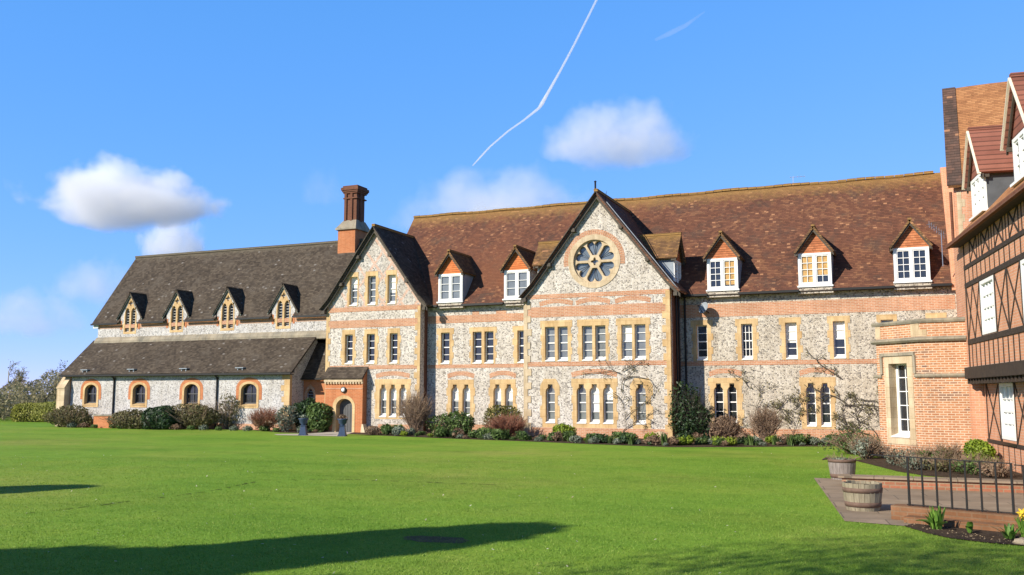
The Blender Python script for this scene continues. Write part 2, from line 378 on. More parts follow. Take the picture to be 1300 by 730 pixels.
def toothed(x0, x1, z0, z1, d=.09, h=.3, seed=0):  # an outline whose sides step in and out like bonded quoins
    rnd = random.Random(seed); n = max(2, int((z1-z0)/h)); L, Rr = [], []
    for i in range(n):
        a, b = z0+(z1-z0)*i/n, z0+(z1-z0)*(i+1)/n; o = d*(1 if i % 2 else 0)*rnd.uniform(.6, 1.1)
        p = d*(1 if i % 2 else 0)*rnd.uniform(.6, 1.1)
        Rr += [(x1+p, a), (x1+p, b)]; L += [(x0-o, a), (x0-o, b)]
    return Rr+L[::-1]
def bbox(p): return min(q[0] for q in p), max(q[0] for q in p), min(q[1] for q in p), max(q[1] for q in p)

def window(parent, M, outer, ops, mat=None, recess=.2, proud=.014, rows=4, cols=1, pane=None, blinds=None, sashm=None, sill=True, bars=True, sw=.05, meet=True, bt=.015):
    """a stone surround with its openings; every opening gets a sash, a pane and a sloped sill"""
    mat = mat or M_STONE; pane = pane or M_GLASS; sashm = sashm or M_WHITE
    w = MB(M).plate(outer, ops, -proud, recess+.14).build('window', mat, parent)
    fr = MB(M); gl = MB(M); si = MB(M); bl = MB(M); nb = 0
    for i, op in enumerate(ops):
        x0, x1, z0, z1 = bbox(op); y = recess
        gl.add([(x0-.02,y+.03,z0-.02),(x1+.02,y+.03,z0-.02),(x1+.02,y+.03,z1+.02),(x0-.02,y+.03,z1+.02)], [(0,1,2,3)])
        if bars:
            zb = z0+(.1 if sill else 0)
            for a, b in ((x0, x0+sw), (x1-sw, x1)): fr.box(a, b, y-.03, y+.02, zb, z1)
            fr.box(x0+sw, x1-sw, y-.03, y+.02, zb, zb+.08); fr.box(x0+sw, x1-sw, y-.03, y+.02, z1-.05, z1)
            for k in range(1, rows):
                z = zb+(z1-zb)*k/rows; t = .028 if (meet and k*2 == rows) else bt
                fr.box(x0+sw, x1-sw, y-.02-(t > .02)*.01, y+.015, z-t, z+t)
            for k in range(1, cols):
                x = x0+(x1-x0)*k/cols; fr.box(x-.014, x+.014, y-.015, y+.01, zb+.08, z1-.05)
        if sill:
            si.add([(x0,-proud-.03,z0-.015),(x1,-proud-.03,z0-.015),(x1,-proud-.03,z0+.015),(x0,-proud-.03,z0+.015),(x0,y-.03,z0+.105),(x1,y-.03,z0+.105),(x0,y-.03,z0-.015),(x1,y-.03,z0-.015)],
                   [(0,1,2,3),(3,2,5,4),(0,3,4,6),(1,7,5,2),(0,6,7,1)])
        if blinds and blinds[i % len(blinds)]:
            f0, f1 = blinds[i % len(blinds)]; bl.box(x0+sw*.6, x1-sw*.6, y+.0255, y+.029, z0+(z1-z0)*f0, z0+(z1-z0)*f1); nb += 1
    gl.build('pane', pane, w)
    if bars: fr.build('sash', sashm, w)
    if sill: si.build('sill', M_WHITE if sashm is M_WHITE else mat, w)
    if nb: bl.build('blind', M_BLIND, w)
    return w

def hole(ops, e=.03):
    b = [bbox(o) for o in ops]
    return rect(min(q[0] for q in b)-e, max(q[1] for q in b)+e, min(q[2] for q in b)-e, max(q[3] for q in b)+e)

def relieving(parent, M, x0, x1, z0, rise=.16, t=.24, mat=None):
    n = 12; cx = (x0+x1)/2; w = (x1-x0)/2; lo, hi = [], []
    for i in range(n+1):
        q = -1+2*i/n; z = z0+rise*(1-q*q); lo.append((cx+w*q, z)); hi.append((cx+w*1.06*q, z+t))
    return MB(M).plate(lo+hi[::-1], [], -.008, .05).build('relieving_arch', mat or M_BRICK, parent)

def dormer(parent, M, xc, hw, zb, zt, za, vw, zf, yf, yb, ov=.28, roofm=None, hung=None, rows=4, cols=2, pane=None, curt=None, lights=2, cheek=None, edge=None, apron=True):
    """a gabled roof window: tiled roof, tile-hung gable, white frame, lead cheeks"""
    th = .09; sl = (za-zf)/vw
    d = MB(M)
    for s in (-1, 1):
        d.slab([(xc, yf-ov, za), (xc+s*vw, yf-ov, zf), (xc+s*vw, yb, zf), (xc, yb, za)], th)
    d = d.build('dormer', roofm or M_TILED, parent)
    MB(M).bar((xc, yf-ov-.01, za+.0), (xc, yb, za+.0), .16, .10).build('ridge_tile', roofm or M_TILED, d)
    g = MB(M); top = za-.13; gz = zt; gw = min(hw+.04, (za-.12-gz)/sl)
    g.plate([(xc-gw-.02, gz), (xc+gw+.02, gz), (xc, gz+(gw+.02)*sl)], [], yf, yf+.12).build('tile_hung_gable', hung or M_HUNG, d)
    b = MB(M)
    for s in (-1, 1):
        b.plate([(xc, za-th*1.25-.02), (xc+s*(vw-.03), zf-th*.9+.02), (xc+s*(vw-.03), zf-th*.9-.12), (xc, za-th*1.25-.17)], [], yf-ov+.07, yf-ov+.12, True)
        b.bar((xc+s*(vw-.12), yf-ov+.06, zf-.08), (xc+s*(vw-.12), yf+.1, zf-.08), .09, .12)
    b.build('bargeboard', M_BARGE, d)
    if edge:
        e = MB(M)
        for s in (-1, 1):
            e.bar((xc, yf-ov-.012, za-.06), (xc+s*vw, yf-ov-.012, zf-.06), .03, .10, (0,-1,0))
        e.build('verge_edging', edge, d)
    f = MB(M); gl = MB(M); y = yf-.02
    f.box(xc-hw, xc-hw+.11, y, y+.14, zb, zt); f.box(xc+hw-.11, xc+hw, y, y+.14, zb, zt)
    f.box(xc-hw+.11, xc+hw-.11, y, y+.14, zt-.10, zt); f.box(xc-hw+.11, xc+hw-.11, y, y+.14, zb, zb+.10)
    iw = 2*hw-.22; lw = iw/lights
    for k in range(lights):
        a = xc-hw+.11+k*lw; c_ = a+lw
        if k: f.box(a-.05, a+.05, y, y+.14, zb+.1, zt-.1)
        x0, x1 = a+(.05 if k else 0), c_-(.05 if k < lights-1 else 0)
        for p, q in ((x0, x0+.05), (x1-.05, x1)): f.box(p, q, y+.03, y+.09, zb+.1, zt-.1)
        f.box(x0+.05, x1-.05, y+.03, y+.09, zb+.1, zb+.16); f.box(x0+.05, x1-.05, y+.03, y+.09, zt-.15, zt-.1)
        for r in range(1, rows):
            z = zb+.16+(zt-.31-zb)*r/rows; f.box(x0+.05, x1-.05, y+.04, y+.08, z-.014, z+.014)
        for r in range(1, cols):
            x = x0+.05+(x1-x0-.1)*r/cols; f.box(x-.012, x+.012, y+.042, y+.078, zb+.16, zt-.15)
    gl.add([(xc-hw+.02, y+.1, zb+.02), (xc+hw-.02, y+.1, zb+.02), (xc+hw-.02, y+.1, zt-.02), (xc-hw+.02, y+.1, zt-.02)], [(0,1,2,3)])
    f.build('window_frame', M_WHITE, d); gl.build('pane', pane or M_GLASS, d)
    if curt:
        c = MB(M)
        for p, q, z0, z1 in curt: c.box(xc+p*hw, xc+q*hw, y+.092, y+.097, zb+.1+(zt-zb-.2)*z0, zb+.1+(zt-zb-.2)*z1)
        c.build('curtain', M_CURT, d)
    ch = MB(M)
    for s in (-1, 1):
        ch.box(*(sorted((xc+s*(hw-.05), xc+s*(hw+.02)))), yf+.04, yb, zb-.1, zf+.02)
    ch.build('cheek', cheek or M_LEAD, d)
    si = MB(M).box(xc-hw-.06, xc+hw+.06, yf-.12, yf+.1, zb-.07, zb).build('sill', M_WHITE, d)
    return d

def quoin(parent, M, x, z0, z1, side, mat=None, w=.22, tooth=.16, h=.32, seed=0, name='quoin', proud=.012):
    rnd = random.Random(seed); n = int((z1-z0)/h); pts = []
    inner = []
    for i in range(n):
        a, b = z0+(z1-z0)*i/n, z0+(z1-z0)*(i+1)/n; k = w+(tooth*rnd.uniform(.7, 1.2) if i % 2 else 0)
        inner += [(x+side*k, a), (x+side*k, b)]
    poly = [(x-side*.012, z0)]+inner+[(x-side*.012, z1)]
    return MB(M).plate(poly, [], -proud, .2).build(name, mat or M_STONE, parent)

def band(mb, x0, x1, z0, z1, proud=.012): mb.box(x0, x1, -proud, .06, z0, z1); return mb

# ------------------------------------------------------------------ the ground
def ground(name, pts, z, mat, kind='structure'):
    n = len(pts)
    o = MB().add([(p[0], p[1], z) for p in pts], [tuple(range(n))]).build(name, mat)
    return tag(o, kind=kind)
def m_lawn():
    t = NT('lawn'); p = t.pos()
    a = t.noise(p, .12, 6.0, .62); b = t.noise(p, 1.1, 6.0, .68); c = t.noise(p, 22.0, 5.0, .75); e = t.noise(t.scale(p, (.35, 1.0, 1.0)), .35, 5.0, .6)
    col = t.ramp(a, [(.32, (.165,.30,.034)), (.45, (.20,.335,.040)), (.55, (.245,.345,.050)), (.66, (.32,.355,.078))])
    col = t.mix(.55, col, t.ramp(e, [(.36, (.62,.72,.55)), (.5, (.95,.98,.9)), (.66, (1.1,1.03,1.0))]), 'MULTIPLY')
    col = t.mix(.6, col, t.ramp(b, [(.3, (.60,.68,.52)), (.5, (1,1,1)), (.7, (1.1,1.04,.9))]), 'MULTIPLY')
    d = t.noise(p, 5.5, 5.0, .7); col = t.mix(.5, col, t.ramp(d, [(.34, (.60,.70,.50)), (.52, (1,1,1)), (.7, (1.12,1.04,.85))]), 'MULTIPLY')
    col = t.mix(.7, col, t.ramp(c, [(.3, (.46,.55,.40)), (.62, (1.05,1.05,1.0))]), 'MULTIPLY')
    return t.out(col, .95, c, .35, .03, .1)
M_LAWN = m_lawn()
def m_soil(name, c):
    t = NT(name); p = t.pos(); a = t.noise(p, 30.0, 6.0, .75); b = t.noise(p, 3.0, 3.0)
    col = t.mix(1.0, c, t.ramp(a, [(.3, (.4,.4,.4)), (.6, (1,1,1)), (.75, (1.5,1.5,1.5))]), 'MULTIPLY')
    col = t.mix(.4, col, t.ramp(b, [(.35, (.5,.5,.5)), (.6, (1,1,1))]), 'MULTIPLY')
    return t.out(col, .95, a, 1.0, .05, .1)
M_SOIL = m_soil('garden_soil', (.115,.08,.055))
def m_flag():
    t = NT('flagstones'); p = t.pos()
    b = t.n('ShaderNodeTexBrick', {'Vector': t.n('ShaderNodeMapping', {'Vector': p, 'Rotation': (0,0,R(-8))}).outputs[0] and (t.t.nodes[-1], 0), 'Color1': (.36,.275,.195,1), 'Color2': (.28,.215,.155,1), 'Mortar': (.17,.135,.10,1), 'Scale': 1.0, 'Mortar Size': .012, 'Brick Width': 1.3, 'Row Height': .8})
    a = t.noise(p, 1.3, 6.0, .65); c = t.noise(p, 30.0, 3.0)
    col = t.mix(.7, (b, 0), t.ramp(a, [(.3, (.55,.52,.46)), (.65, (1,1,1))]), 'MULTIPLY')
    return t.out(col, .85, c, .3, .01, .2)
M_FLAG = m_flag()
ground('lawn', [(-75,-30),(60,-30),(60,90),(-75,90)], 0.0, M_LAWN)
ground('fields', [(-3000,-1500),(3000,-1500),(3000,4500),(-3000,4500)], -.03, m_plain('rough_fields', (.17,.16,.10), .95, .35, .02))
ground('flower_bed', [(-35.0,43.6),(-31.5,41.6),(-29.9,41.3),(-26.5,41.2),(-24.0,40.4),(-21.1,39.5),(-18.5,38.8),(-16.0,38.3),(-12.5,37.2),(-8.7,36.3),(-6.5,37.2),(-4.4,38.5),(-2.1,39.6),(-1.2,33.8),(2.4,31.0),(3.2,31.4),(2.6,44.4),(-51.5,44.2),(-51.5,43.7)], .006, M_SOIL)
ground('doorstep_path', [(-30.4,39.6),(-29.6,38.8),(-25.6,38.9),(-26.4,40.2),(-27.9,43.3),(-29.3,43.3),(-29.2,41.0)], .012, m_plain('path_gravel', (.52,.46,.38), .9, .3, 12.0))
ground('paved_path', [(-2.21,24.47),(-1.02,16.44),(-.05,16.2),(2.0,15.4),(7,13.4),(7,24.4),(.3,24.5)], .008, M_FLAG)
ground('soil_bed', [(-.12,16.2),(.2,15.5),(.5,15.1),(.95,14.86),(1.45,14.76),(3.2,14.2),(7,12.6),(7,14.2),(2.0,16.2),(.2,16.9)], .014, M_SOIL)
SEAM = [(-14.42,11.82),(-14.17,12.78),(-14.08,14.64),(-13.93,15.85),(-14.55,18.6),(-12.57,19.59),(-10.85,19.66),(-8.63,19.78)]
sm_ = MB(); rq = random.Random(9)
for (xa, ya), (xb, yb) in zip(SEAM, SEAM[1:]):
    n_ = int(math.hypot(xb-xa, yb-ya)/.22)
    for k in range(n_):
        if rq.random() < .35: continue
        t0, t1 = k/n_, (k+rq.uniform(.5, 1.2))/n_; w_ = rq.uniform(.012, .045); j = rq.uniform(-.03, .03)
        ux, uy = (yb-ya), -(xb-xa); L_ = math.hypot(ux, uy); ux, uy = ux/L_, uy/L_
        q = [(xa+(xb-xa)*t+ux*(j+s_*w_), ya+(yb-ya)*t+uy*(j+s_*w_), .006) for t, s_ in ((t0,-1),(t1,-1),(t1,1),(t0,1))]
        sm_.add(q, [(0,1,2,3)])
tag(sm_.build('turf_seam', m_soil('turf_seam', (.10,.12,.03))), kind='structure')
ground('side_bed', [(-1.6,31.4),(-1.0,29.6),(-.3,27.4),(.4,26.2),(1.4,25.6),(2.9,25.4),(2.9,31.2),(1.9,31.7),(.5,31.9),(-.8,33.2)], .010, M_SOIL)
rw_ = random.Random(4); ground('worn_patch', [(-6.35+(.42+.12*rw_.random())*math.cos(R(a_))*1.1, 12.1+(.24+.12*rw_.random())*math.sin(R(a_))) for a_ in range(0, 360, 20)], .004, m_soil('worn_soil', (.22,.19,.10)))

# ------------------------------------------------------------------ long range with the dormer windows
TR = Matrix.Translation
def Tm(x, y, z=0, rz=0): return Matrix.Translation((x, y, z)) @ Matrix.Rotation(rz, 4, 'Z')
mr = thing('school_range', 'long flint and brick range under a russet tiled roof, behind the rose window gable', 'building', (-10, 44.5, 0))
MM = TR((0, 44.5, 0))
FF = (3.72, 5.42)
def rs(a): return [rect(x0, x1, *FF) for x0, x1 in a]
first = [((-23.42,-22.43), [(-23.2,-22.67)]), ((-21.44,-19.88), [(-21.28,-20.75),(-20.58,-20.05)]), ((-18.92,-17.9), [(-18.67,-18.15)]),
         ((-9.45,-8.45), [(-9.22,-8.7)]), ((-7.33,-6.3), [(-7.08,-6.56)]), ((-5.28,-4.33), [(-5.05,-4.53)]), ((-3.16,-2.22), [(-2.93,-2.41)]),
         ((-1.05,-.2), [(-.88,-.36)]), ((1.0,1.8), [(1.14,1.66)])]
low = [((-22.8,-21.15), [(-22.56,-22.1),(-21.87,-21.41)], .84), ((-20.3,-18.72), [(-20.05,-19.6),(-19.39,-18.93)], .84),
       ((-8.68,-7.08), [(-8.45,-8.0),(-7.81,-7.37)], .72), ((-4.5,-2.92), [(-4.23,-3.8),(-3.6,-3.16)], .62)]
holes = [hole(rs(o)) for _, o in first]+[hole([should(a, b, z, 2.6) for a, b in o]) for _, o, z in low]
w = MB(MM).plate(rect(-24.1, 2.25, 0, 7.1), [h for h in holes if h[0][0] < -17], 0, .45)
w = MB(MM).plate(rect(-24.1, -14, 0, 7.1), [h for h in holes if h[0][0] < -14], 0, .45).build('wall', M_FLINT, mr)
MB(MM).plate(rect(-14, 2.25, 0, 7.1), [h for h in holes if h[0][0] > -14], 0, .45).build('wall', M_FLINTR, mr)
bp = [None, None, None, None, None, [(.45, .98)], [(.55, .98)], None, None]
for i, ((a, b), o) in enumerate(first):
    window(mr, MM, toothed(a+.06, b-.06, 3.68, 5.66, .1, .32, i), rs(o), rows=4, pane=M_GLASS, blinds=bp[i], cols=3 if i == 4 else 1)
for i, ((a, b), o, z) in enumerate(low):
    window(mr, MM, toothed(a+.05, b-.05, z-.12, 2.86, .08, .36, 20+i), [should(p, q, z, 2.6) for p, q in o], rows=4, pane=M_GLASSG if i < 2 else M_GLASS, blinds=[(.48, .95)] if i < 2 else None)
    relieving(mr, MM, a+.05, b-.05, 2.92)
def bandpart(root, M, spans, z0, z1, mat=M_BRICK, proud=.012):
    for a, b in spans: MB(M).box(a, b, -proud, .06, z0, z1).build('brick_band', mat, root)
bandpart(mr, MM, [(-24.0,-17.6)], 5.93, 6.34); bandpart(mr, MM, [(-10,2.2)], 5.80, 6.42)
bandpart(mr, MM, [(-21.3,-20.9),(-19.9,-19.3)], 6.34, 6.52)
bandpart(mr, MM, [(-24.0,-17.6)], 3.48, 3.67); bandpart(mr, MM, [(-10,2.2)], 3.46, 3.66)
bandpart(mr, MM, [(-24.0,-17.6),(-10,2.2)], 0, .48, M_BRICK, .03)
# roof: strips between the dormers run down to the eaves, behind a dormer they start higher
DX = [-22.5, -18.58, -7.84, -3.6, .52]
def roof_strip(mb, x0, x1, y0, seed):
    rnd = random.Random(seed); prof = [p for p in ((44.12, 6.90), (44.75, 7.52), (46.8, 10.13), (48.98, 12.92)) if p[0] > y0+.05 or y0 < 44.2]
    if y0 > 44.12: z = 7.52+(y0-44.75)*1.2734 if y0 > 44.75 else 6.9; prof = [(y0, z)]+prof
    n = max(1, int((x1-x0)/.8))
    for i in range(n):
        a, b = x0+(x1-x0)*i/n, x0+(x1-x0)*(i+1)/n
        def dz(x, y): return .022*math.sin(x*1.9+y)+.018*math.sin(x*.67+y*.5+1)
        for (ya, za), (yb, zb) in zip(prof, prof[1:]):
            mb.slab([(a, ya, za+dz(a, ya)), (b, ya, za+dz(b, ya)), (b, yb, zb+dz(b, yb)), (a, yb, zb+dz(a, yb))], .12)
rf = MB(); x = -27.46; 
for k, d in enumerate(DX+[None]):
    x1 = d-.74 if d else 2.1
    roof_strip(rf, x, x1, 44.12, k)
    gx0 = max(x, -23.6)
    for g0, g1 in (((gx0, x1),) if not (gx0 < -17.8 < x1 or gx0 < -9.6 < x1) else ((gx0, -17.6), (-9.8, x1))):
        if g1-g0 > .1: MB().box(g0, g1, 44.02, 44.13, 6.80, 6.90).build('gutter', M_GUTTER, mr)
    if d: roof_strip(rf, x1, d+.74, 44.62, 50+k); x = d+.74
rf.slab([(-27.46,48.98,12.92),(2.1,48.98,12.92),(2.1,53.9,6.7),(-27.46,53.9,6.7)], .12)
roof = rf.build('roof', M_TILE, mr)
rd = MB()
for i in range(66):
    a = -27.46+i*.45; z = 12.95+.022*math.sin(a*1.9+48.98)+.018*math.sin(a*.67+25.5)
    if a+.43 < 2.1: rd.bar((a, 48.98, z), (a+.43, 48.98, z), .22, .12)
rd.build('ridge_tile', M_TILED, roof)
for x0, x1 in ((-23.9, -17.6), (-10, 2.1)): MB().box(x0, x1, 44.13, 44.5, 6.80, 6.86).build('soffit', M_DARK, mr)
for d in DX: MB(MM).box(d-.78, d+.78, -.33, .0, 6.72, 7.0).build('eaves_apron', M_FLINTR, mr)
CU = {2: [(.05,.86,.1,.95)], 3: [(-.88,-.1,0,1), (.06,.86,.3,1)]}
for k, d in enumerate(DX):
    dormer(mr, MM, d, .73, 7.08, 8.60, 9.86, .90, 8.62, -.28, 3.8, hung=M_HUNG if k < 2 else M_HUNGD, rows=4 if k > 1 else 3, cols=2 if k > 1 else 1,
           pane=M_GLASSG if k < 2 else M_GLASS, curt=CU.get(k), roofm=M_TILED)
for x in (-17.75, -9.75): MB().tube([(x, 44.42, 6.8), (x, 44.42, .1)], .05).build('downpipe', M_GUTTER, mr)
# party parapet at the right end of the roof
MB().add([(2.08,44.15,7.1),(2.75,44.15,7.1),(2.75,48.98,13.2),(2.08,48.98,13.2),(2.08,44.15,6.6),(2.75,44.15,6.6),(2.75,49.3,6.6),(2.08,49.3,6.6),(2.75,49.3,13.2),(2.08,49.3,13.2)],
   [(0,1,2,3),(4,5,1,0),(1,5,6,8,2),(0,3,9,7,4),(3,2,8,9),(7,9,8,6)]).build('party_parapet', M_BRICKW, mr)
MB().box(-24.1, 2.2, 53.0, 53.4, 0, 6.9).build('wall', M_FLINT, mr)

# ------------------------------------------------------------------ gabled wings
def gabled(root, M, xl, xr, xc, vw, zf, za, ypl, yb, fl_lo, fl_hi, openings, zsplit, bigholes=(), ov=.3, right_vis=True):
    sl = (za-zf)/vw; top = za-.19
    zl = top-sl*(xc-xl); zr = top-sl*(xr-xc)
    lo = rect(xl, xr, 0, zsplit)
    MB(M).plate(lo, [h for h in openings if h[0][1] < zsplit], 0, .42).build('wall', fl_lo, root)
    a = (top-zsplit)/sl
    MB(M).plate([(xl, zsplit), (xr, zsplit), (xr, zr), (xc, top), (xl, zl)], [h for h in openings if h[0][1] >= zsplit]+list(bigholes), 0, .42).build('gable_wall', fl_hi, root)
    m = MB(M); m.box(xl, xl+.42, .42, yb, 0, zl); m.build('wall', fl_lo, root)
    m = MB(M); m.box(xr-.42, xr, .42, yb, 0, zr); m.build('wall', M_BRICKD, root)
    r = MB(M)
    for s in (-1, 1):
        n = 6
        prof = [(0, za), (vw*.55, za-sl*vw*.55), (vw*.86, za-sl*vw*.86), (vw+.06, zf+.10)]
        for (d0, z0), (d1, z1) in zip(prof, prof[1:]):
            r.slab([(xc+s*d0, -ov, z0), (xc+s*d1, -ov, z1), (xc+s*d1, yb, z1), (xc+s*d0, yb, z0)], .12)
    rf = r.build('roof', M_TILEC if xc < -20 else M_TILE, root)
    MB(M).bar((xc, -ov-.01, za+.02), (xc, yb, za+.02), .2, .13).build('ridge_tile', M_TILED, rf)
    vg = MB(M)
    for s in (-1, 1):
        vg.bar((xc, -ov-.012, za-.055), (xc+s*vw*.86, -ov-.012, za-sl*vw*.86-.055), .03, .15, (0,-1,0)); vg.bar((xc+s*vw*.86, -ov-.012, za-sl*vw*.86-.055), (xc+s*(vw+.06), -ov-.012, zf+.045), .03, .15, (0,-1,0))
    vg.build('verge', M_BARGE, rf)
    b = MB(M)
    for s in (-1, 1):
        b.plate([(xc, za-.17), (xc+s*(vw*.86), zf+sl*vw*.14-.15), (xc+s*(vw+.02), zf-.06), (xc+s*(vw+.02), zf-.24), (xc+s*(vw*.84), zf+sl*vw*.16-.38), (xc, za-.40)], [], -ov+.09, -ov+.15, True)
        for q in (.3, .62, .95):
            zz = za-.32-sl*vw*q; b.box(xc+s*vw*q-.09, xc+s*vw*q+.09, -ov+.02, .0, zz-.10, zz+.08)
    b.build('bargeboard', M_BARGE, root)
    return sl

# --- left wing
lw = thing('entrance_wing', 'tall gabled wing with brick lattice in its gable, over the arched porch door', 'building', (-27, 43.7, 0))
LM = TR((0, 43.7, 0))
top3 = [(-28.78,-28.0,-28.61,-28.09), (-27.61,-26.71,-27.42,-26.9), (-26.28,-25.52,-26.14,-25.62)]
mid3 = [(-29.08,-28.15,-28.84,-28.33), (-27.62,-26.68,-27.42,-26.9), (-26.13,-25.27,-25.95,-25.45)]
tri = [(-26.54,-26.1), (-25.92,-25.47), (-25.3,-24.85)]
OT = [rect(c, d, 7.03, 8.66) for a, b, c, d in top3]; OM = [rect(c, d, 3.76, 5.41) for a, b, c, d in mid3]; OG = [should(a, b, .85, 2.6) for a, b in tri]
gabled(lw, LM, -30.1, -24.03, -26.95, 3.4, 6.79, 11.47, 0, 8.5, M_FLINT, M_FLINTD, [hole([o]) for o in OT+OM]+[hole(OG)], 6.9)
for i, (a, b, c, d) in enumerate(top3):
    window(lw, LM, toothed(a+.04, b-.04, 6.985, 8.92, .07, .33, i), [OT[i]], rows=4, pane=M_GLASSG, blinds=[[(.62,.97),None,None][i]] if i == 0 else ([(.4,.97)] if i == 2 else None))
    a, b, c, d = mid3[i]
    window(lw, LM, toothed(a+.04, b-.04, 3.7, 5.68, .09, .33, 5+i), [OM[i]], rows=4, pane=M_GLASS)
window(lw, LM, toothed(-26.8, -24.62, .74, 2.9, .06, .36, 9), OG, rows=4, pane=M_GLASSG, blinds=[(.52,.97)])
relieving(lw, LM, -26.75, -24.7, 2.94)
bandpart(lw, LM, [(-30.08,-24.07)], 6.68, 6.94); bandpart(lw, LM, [(-30.08,-24.07)], 5.78, 6.2)
bandpart(lw, LM, [(-30.08,-24.07)], 3.46, 3.66); bandpart(lw, LM, [(-26.6,-24.07)], 0, .46, M_BRICK, .03)
quoin(lw, LM, -30.1, 0, 6.85, 1, M_STONE, .14, .14, seed=1, proud=.022); quoin(lw, LM, -24.05, 0, 6.85, -1, M_STONE, .16, .16, seed=2, proud=.034)

# --- porch
po = thing('porch', 'orange brick porch with lean-to tiled roof and a rounded stone doorway', 'porch', (-28.6, 43.25, 0))
PM = TR((0, 43.25, -.052)) @ Matrix.Diagonal((1.0249, 1, 1.0249, 1))
def doorarch(x0, x1, zt, z0=0.0):
    cx, w = (x0+x1)/2, (x1-x0)/2; rise = w*.82
    return [(x0,z0),(x1,z0)]+[(cx+w*math.cos(math.pi*i/16), zt-rise+rise*math.sin(math.pi*i/16)) for i in range(17)]
dop = doorarch(-28.33, -27.30, 1.84, .001)
MB(PM).plate(rect(-29.06, -26.68, 0, 2.82), [doorarch(-28.45, -27.22, 1.93, .001)], 0, .35).build('wall', M_BRICKO, po)
MB(PM).box(-29.06, -28.71, .35, .44, 0, 2.82).build('wall', M_BRICKO, po)
m = MB(PM).box(-27.03, -26.68, .35, .44, 0, 2.82)
m.add([(-26.684,0,2.82),(-26.684,.44,2.82),(-26.684,.44,3.46),(-27.0,0,2.82),(-27.0,.44,2.82),(-27.0,.44,3.46)], [(0,1,2),(5,4,3),(0,2,5,3),(1,4,5,2)]).build('wall', M_BRICKO, po)
MB(PM).plate(doorarch(-28.55, -27.14, 2.02, .001), [dop], -.02, .43).build('door_surround', M_STONE, po)
dd = MB(PM).plate(doorarch(-28.36, -27.27, 1.86, .0), [], .36, .42).build('door', M_DOOR, po)
b = MB(PM)
for i in range(1, 6): b.box(-28.33+i*.172-.006, -28.33+i*.172+.006, .352, .365, .05, 1.5)
b.build('door_board', M_GUTTER, dd)
MB(PM).slab([(-29.2,-.2,2.93),(-26.62,-.2,2.93),(-26.62,.5,3.62),(-29.2,.5,3.62)], .09).build('roof', M_TILEC, po)
m = MB(PM).box(-29.08, -26.66, -.12, .0, 2.74, 2.86)
for i in range(14): m.box(-29.05+i*.178, -28.95+i*.178, -.10, .0, 2.64, 2.74)
m.build('corbel_course', M_STONEP, po)
bandpart(po, PM, [(-29.06,-26.68)], 2.36, 2.40, M_BRICK, .02)
MB(PM).add([(-26.70,-.14,0),(-26.4,-.14,0),(-26.4,.3,0),(-26.70,.3,0),(-26.70,-.02,.5),(-26.62,-.02,.5),(-26.62,.3,.5),(-26.70,.3,.5)], [(0,3,2,1),(4,5,6,7),(0,1,5,4),(1,2,6,5),(2,3,7,6),(3,0,4,7)]).build('plinth_stone', M_STONEP, po)
wl = thing('wall_lamp', 'round black framed lamp on the brick above the porch door', 'lamp', (-28.55, 43.23, 2.32))
MB(TR((-28.55,43.23,2.32)) @ Matrix.Rotation(R(90), 4, 'X')).lathe((0,0,0), [(.15,-.01),(.17,.0),(.17,.06),(.14,.07)], 20).build('housing', M_GUTTER, wl)
MB(TR((-28.55,43.17,2.32)) @ Matrix.Rotation(R(90), 4, 'X')).lathe((0,0,0), [(.115,0),(.115,.02),(.08,.05),(.03,.065)], 20).build('lens', M_WHITE, wl, True)

# --- central wing with the rose window
cw = thing('rose_window_wing', 'projecting flint gable with the large round rose window', 'building', (-13.8, 42.7, 0))
CM = TR((0, 42.7, 0))
XC = -13.60; RX, RZ = -13.82, 8.60
fw = [((-16.63,-15.02), [(-16.42,-15.9),(-15.75,-15.22)]), ((-14.69,-13.10), [(-14.48,-13.95),(-13.8,-13.27)]), ((-12.69,-11.08), [(-12.48,-11.95),(-11.82,-11.28)])]
gw = [((-16.69,-15.66), [(-16.4,-15.91)]), ((-15.02,-12.72), [(-14.78,-14.29),(-14.12,-13.62),(-13.44,-12.93)]), ((-12.08,-10.97), [(-11.82,-11.32)])]
HF = [hole(rs(o)) for _, o in fw]; HG = [hole([should(p, q, .68, 2.57) for p, q in o]) for _, o in gw]
ring = arc(RX, RZ, 1.28, 0, 352.5, 47)
gabled(cw, CM, -17.55, -10.08, XC, 4.05, 6.86, 12.07, 0, 6.3, M_FLINT, M_FLINT, HF+HG, 6.95, [ring])
for i, ((a, b), o) in enumerate(fw):
    window(cw, CM, toothed(a+.03, b-.03, 3.69, 5.73, .07, .34, 30+i), rs(o), rows=4, pane=M_GLASSG, blinds=[(.5,.97), None] if i == 2 else None, cols=1)
    relieving(cw, CM, a-.05, b+.05, 6.44, .15, .23)
for i, ((a, b), o) in enumerate(gw):
    z1 = 2.84
    out = [(a+.12, .46), (b-.12, .46), (b-.12, .9), (b, .95), (b, 1.5), (b-.1, 1.55), (b-.1, 2.0), (b, 2.05), (b, 2.5), (b-.2, z1), (a+.2, z1), (a, 2.5), (a, 2.05), (a+.1, 2.0), (a+.1, 1.55), (a, 1.5), (a, .95), (a+.12, .9)]
    window(cw, CM, out if i != 1 else toothed(a+.04, b-.04, .46, z1, .07, .36, 41), [should(p, q, .68, 2.57) for p, q in o], rows=4, pane=M_GLASSG, blinds=[None, (.3,.97), (.6,.97)] if i == 1 else None)
relieving(cw, CM, -15.0, -12.75, 2.9, .17, .24)
bandpart(cw, CM, [(-17.53,-10.1)], 6.84, 7.06); bandpart(cw, CM, [(-17.53,-10.1)], 5.9, 6.42)
bandpart(cw, CM, [(-17.53,-10.1)], 3.46, 3.67); bandpart(cw, CM, [(-17.53,-10.1)], 0, .46, M_BRICK, .03)
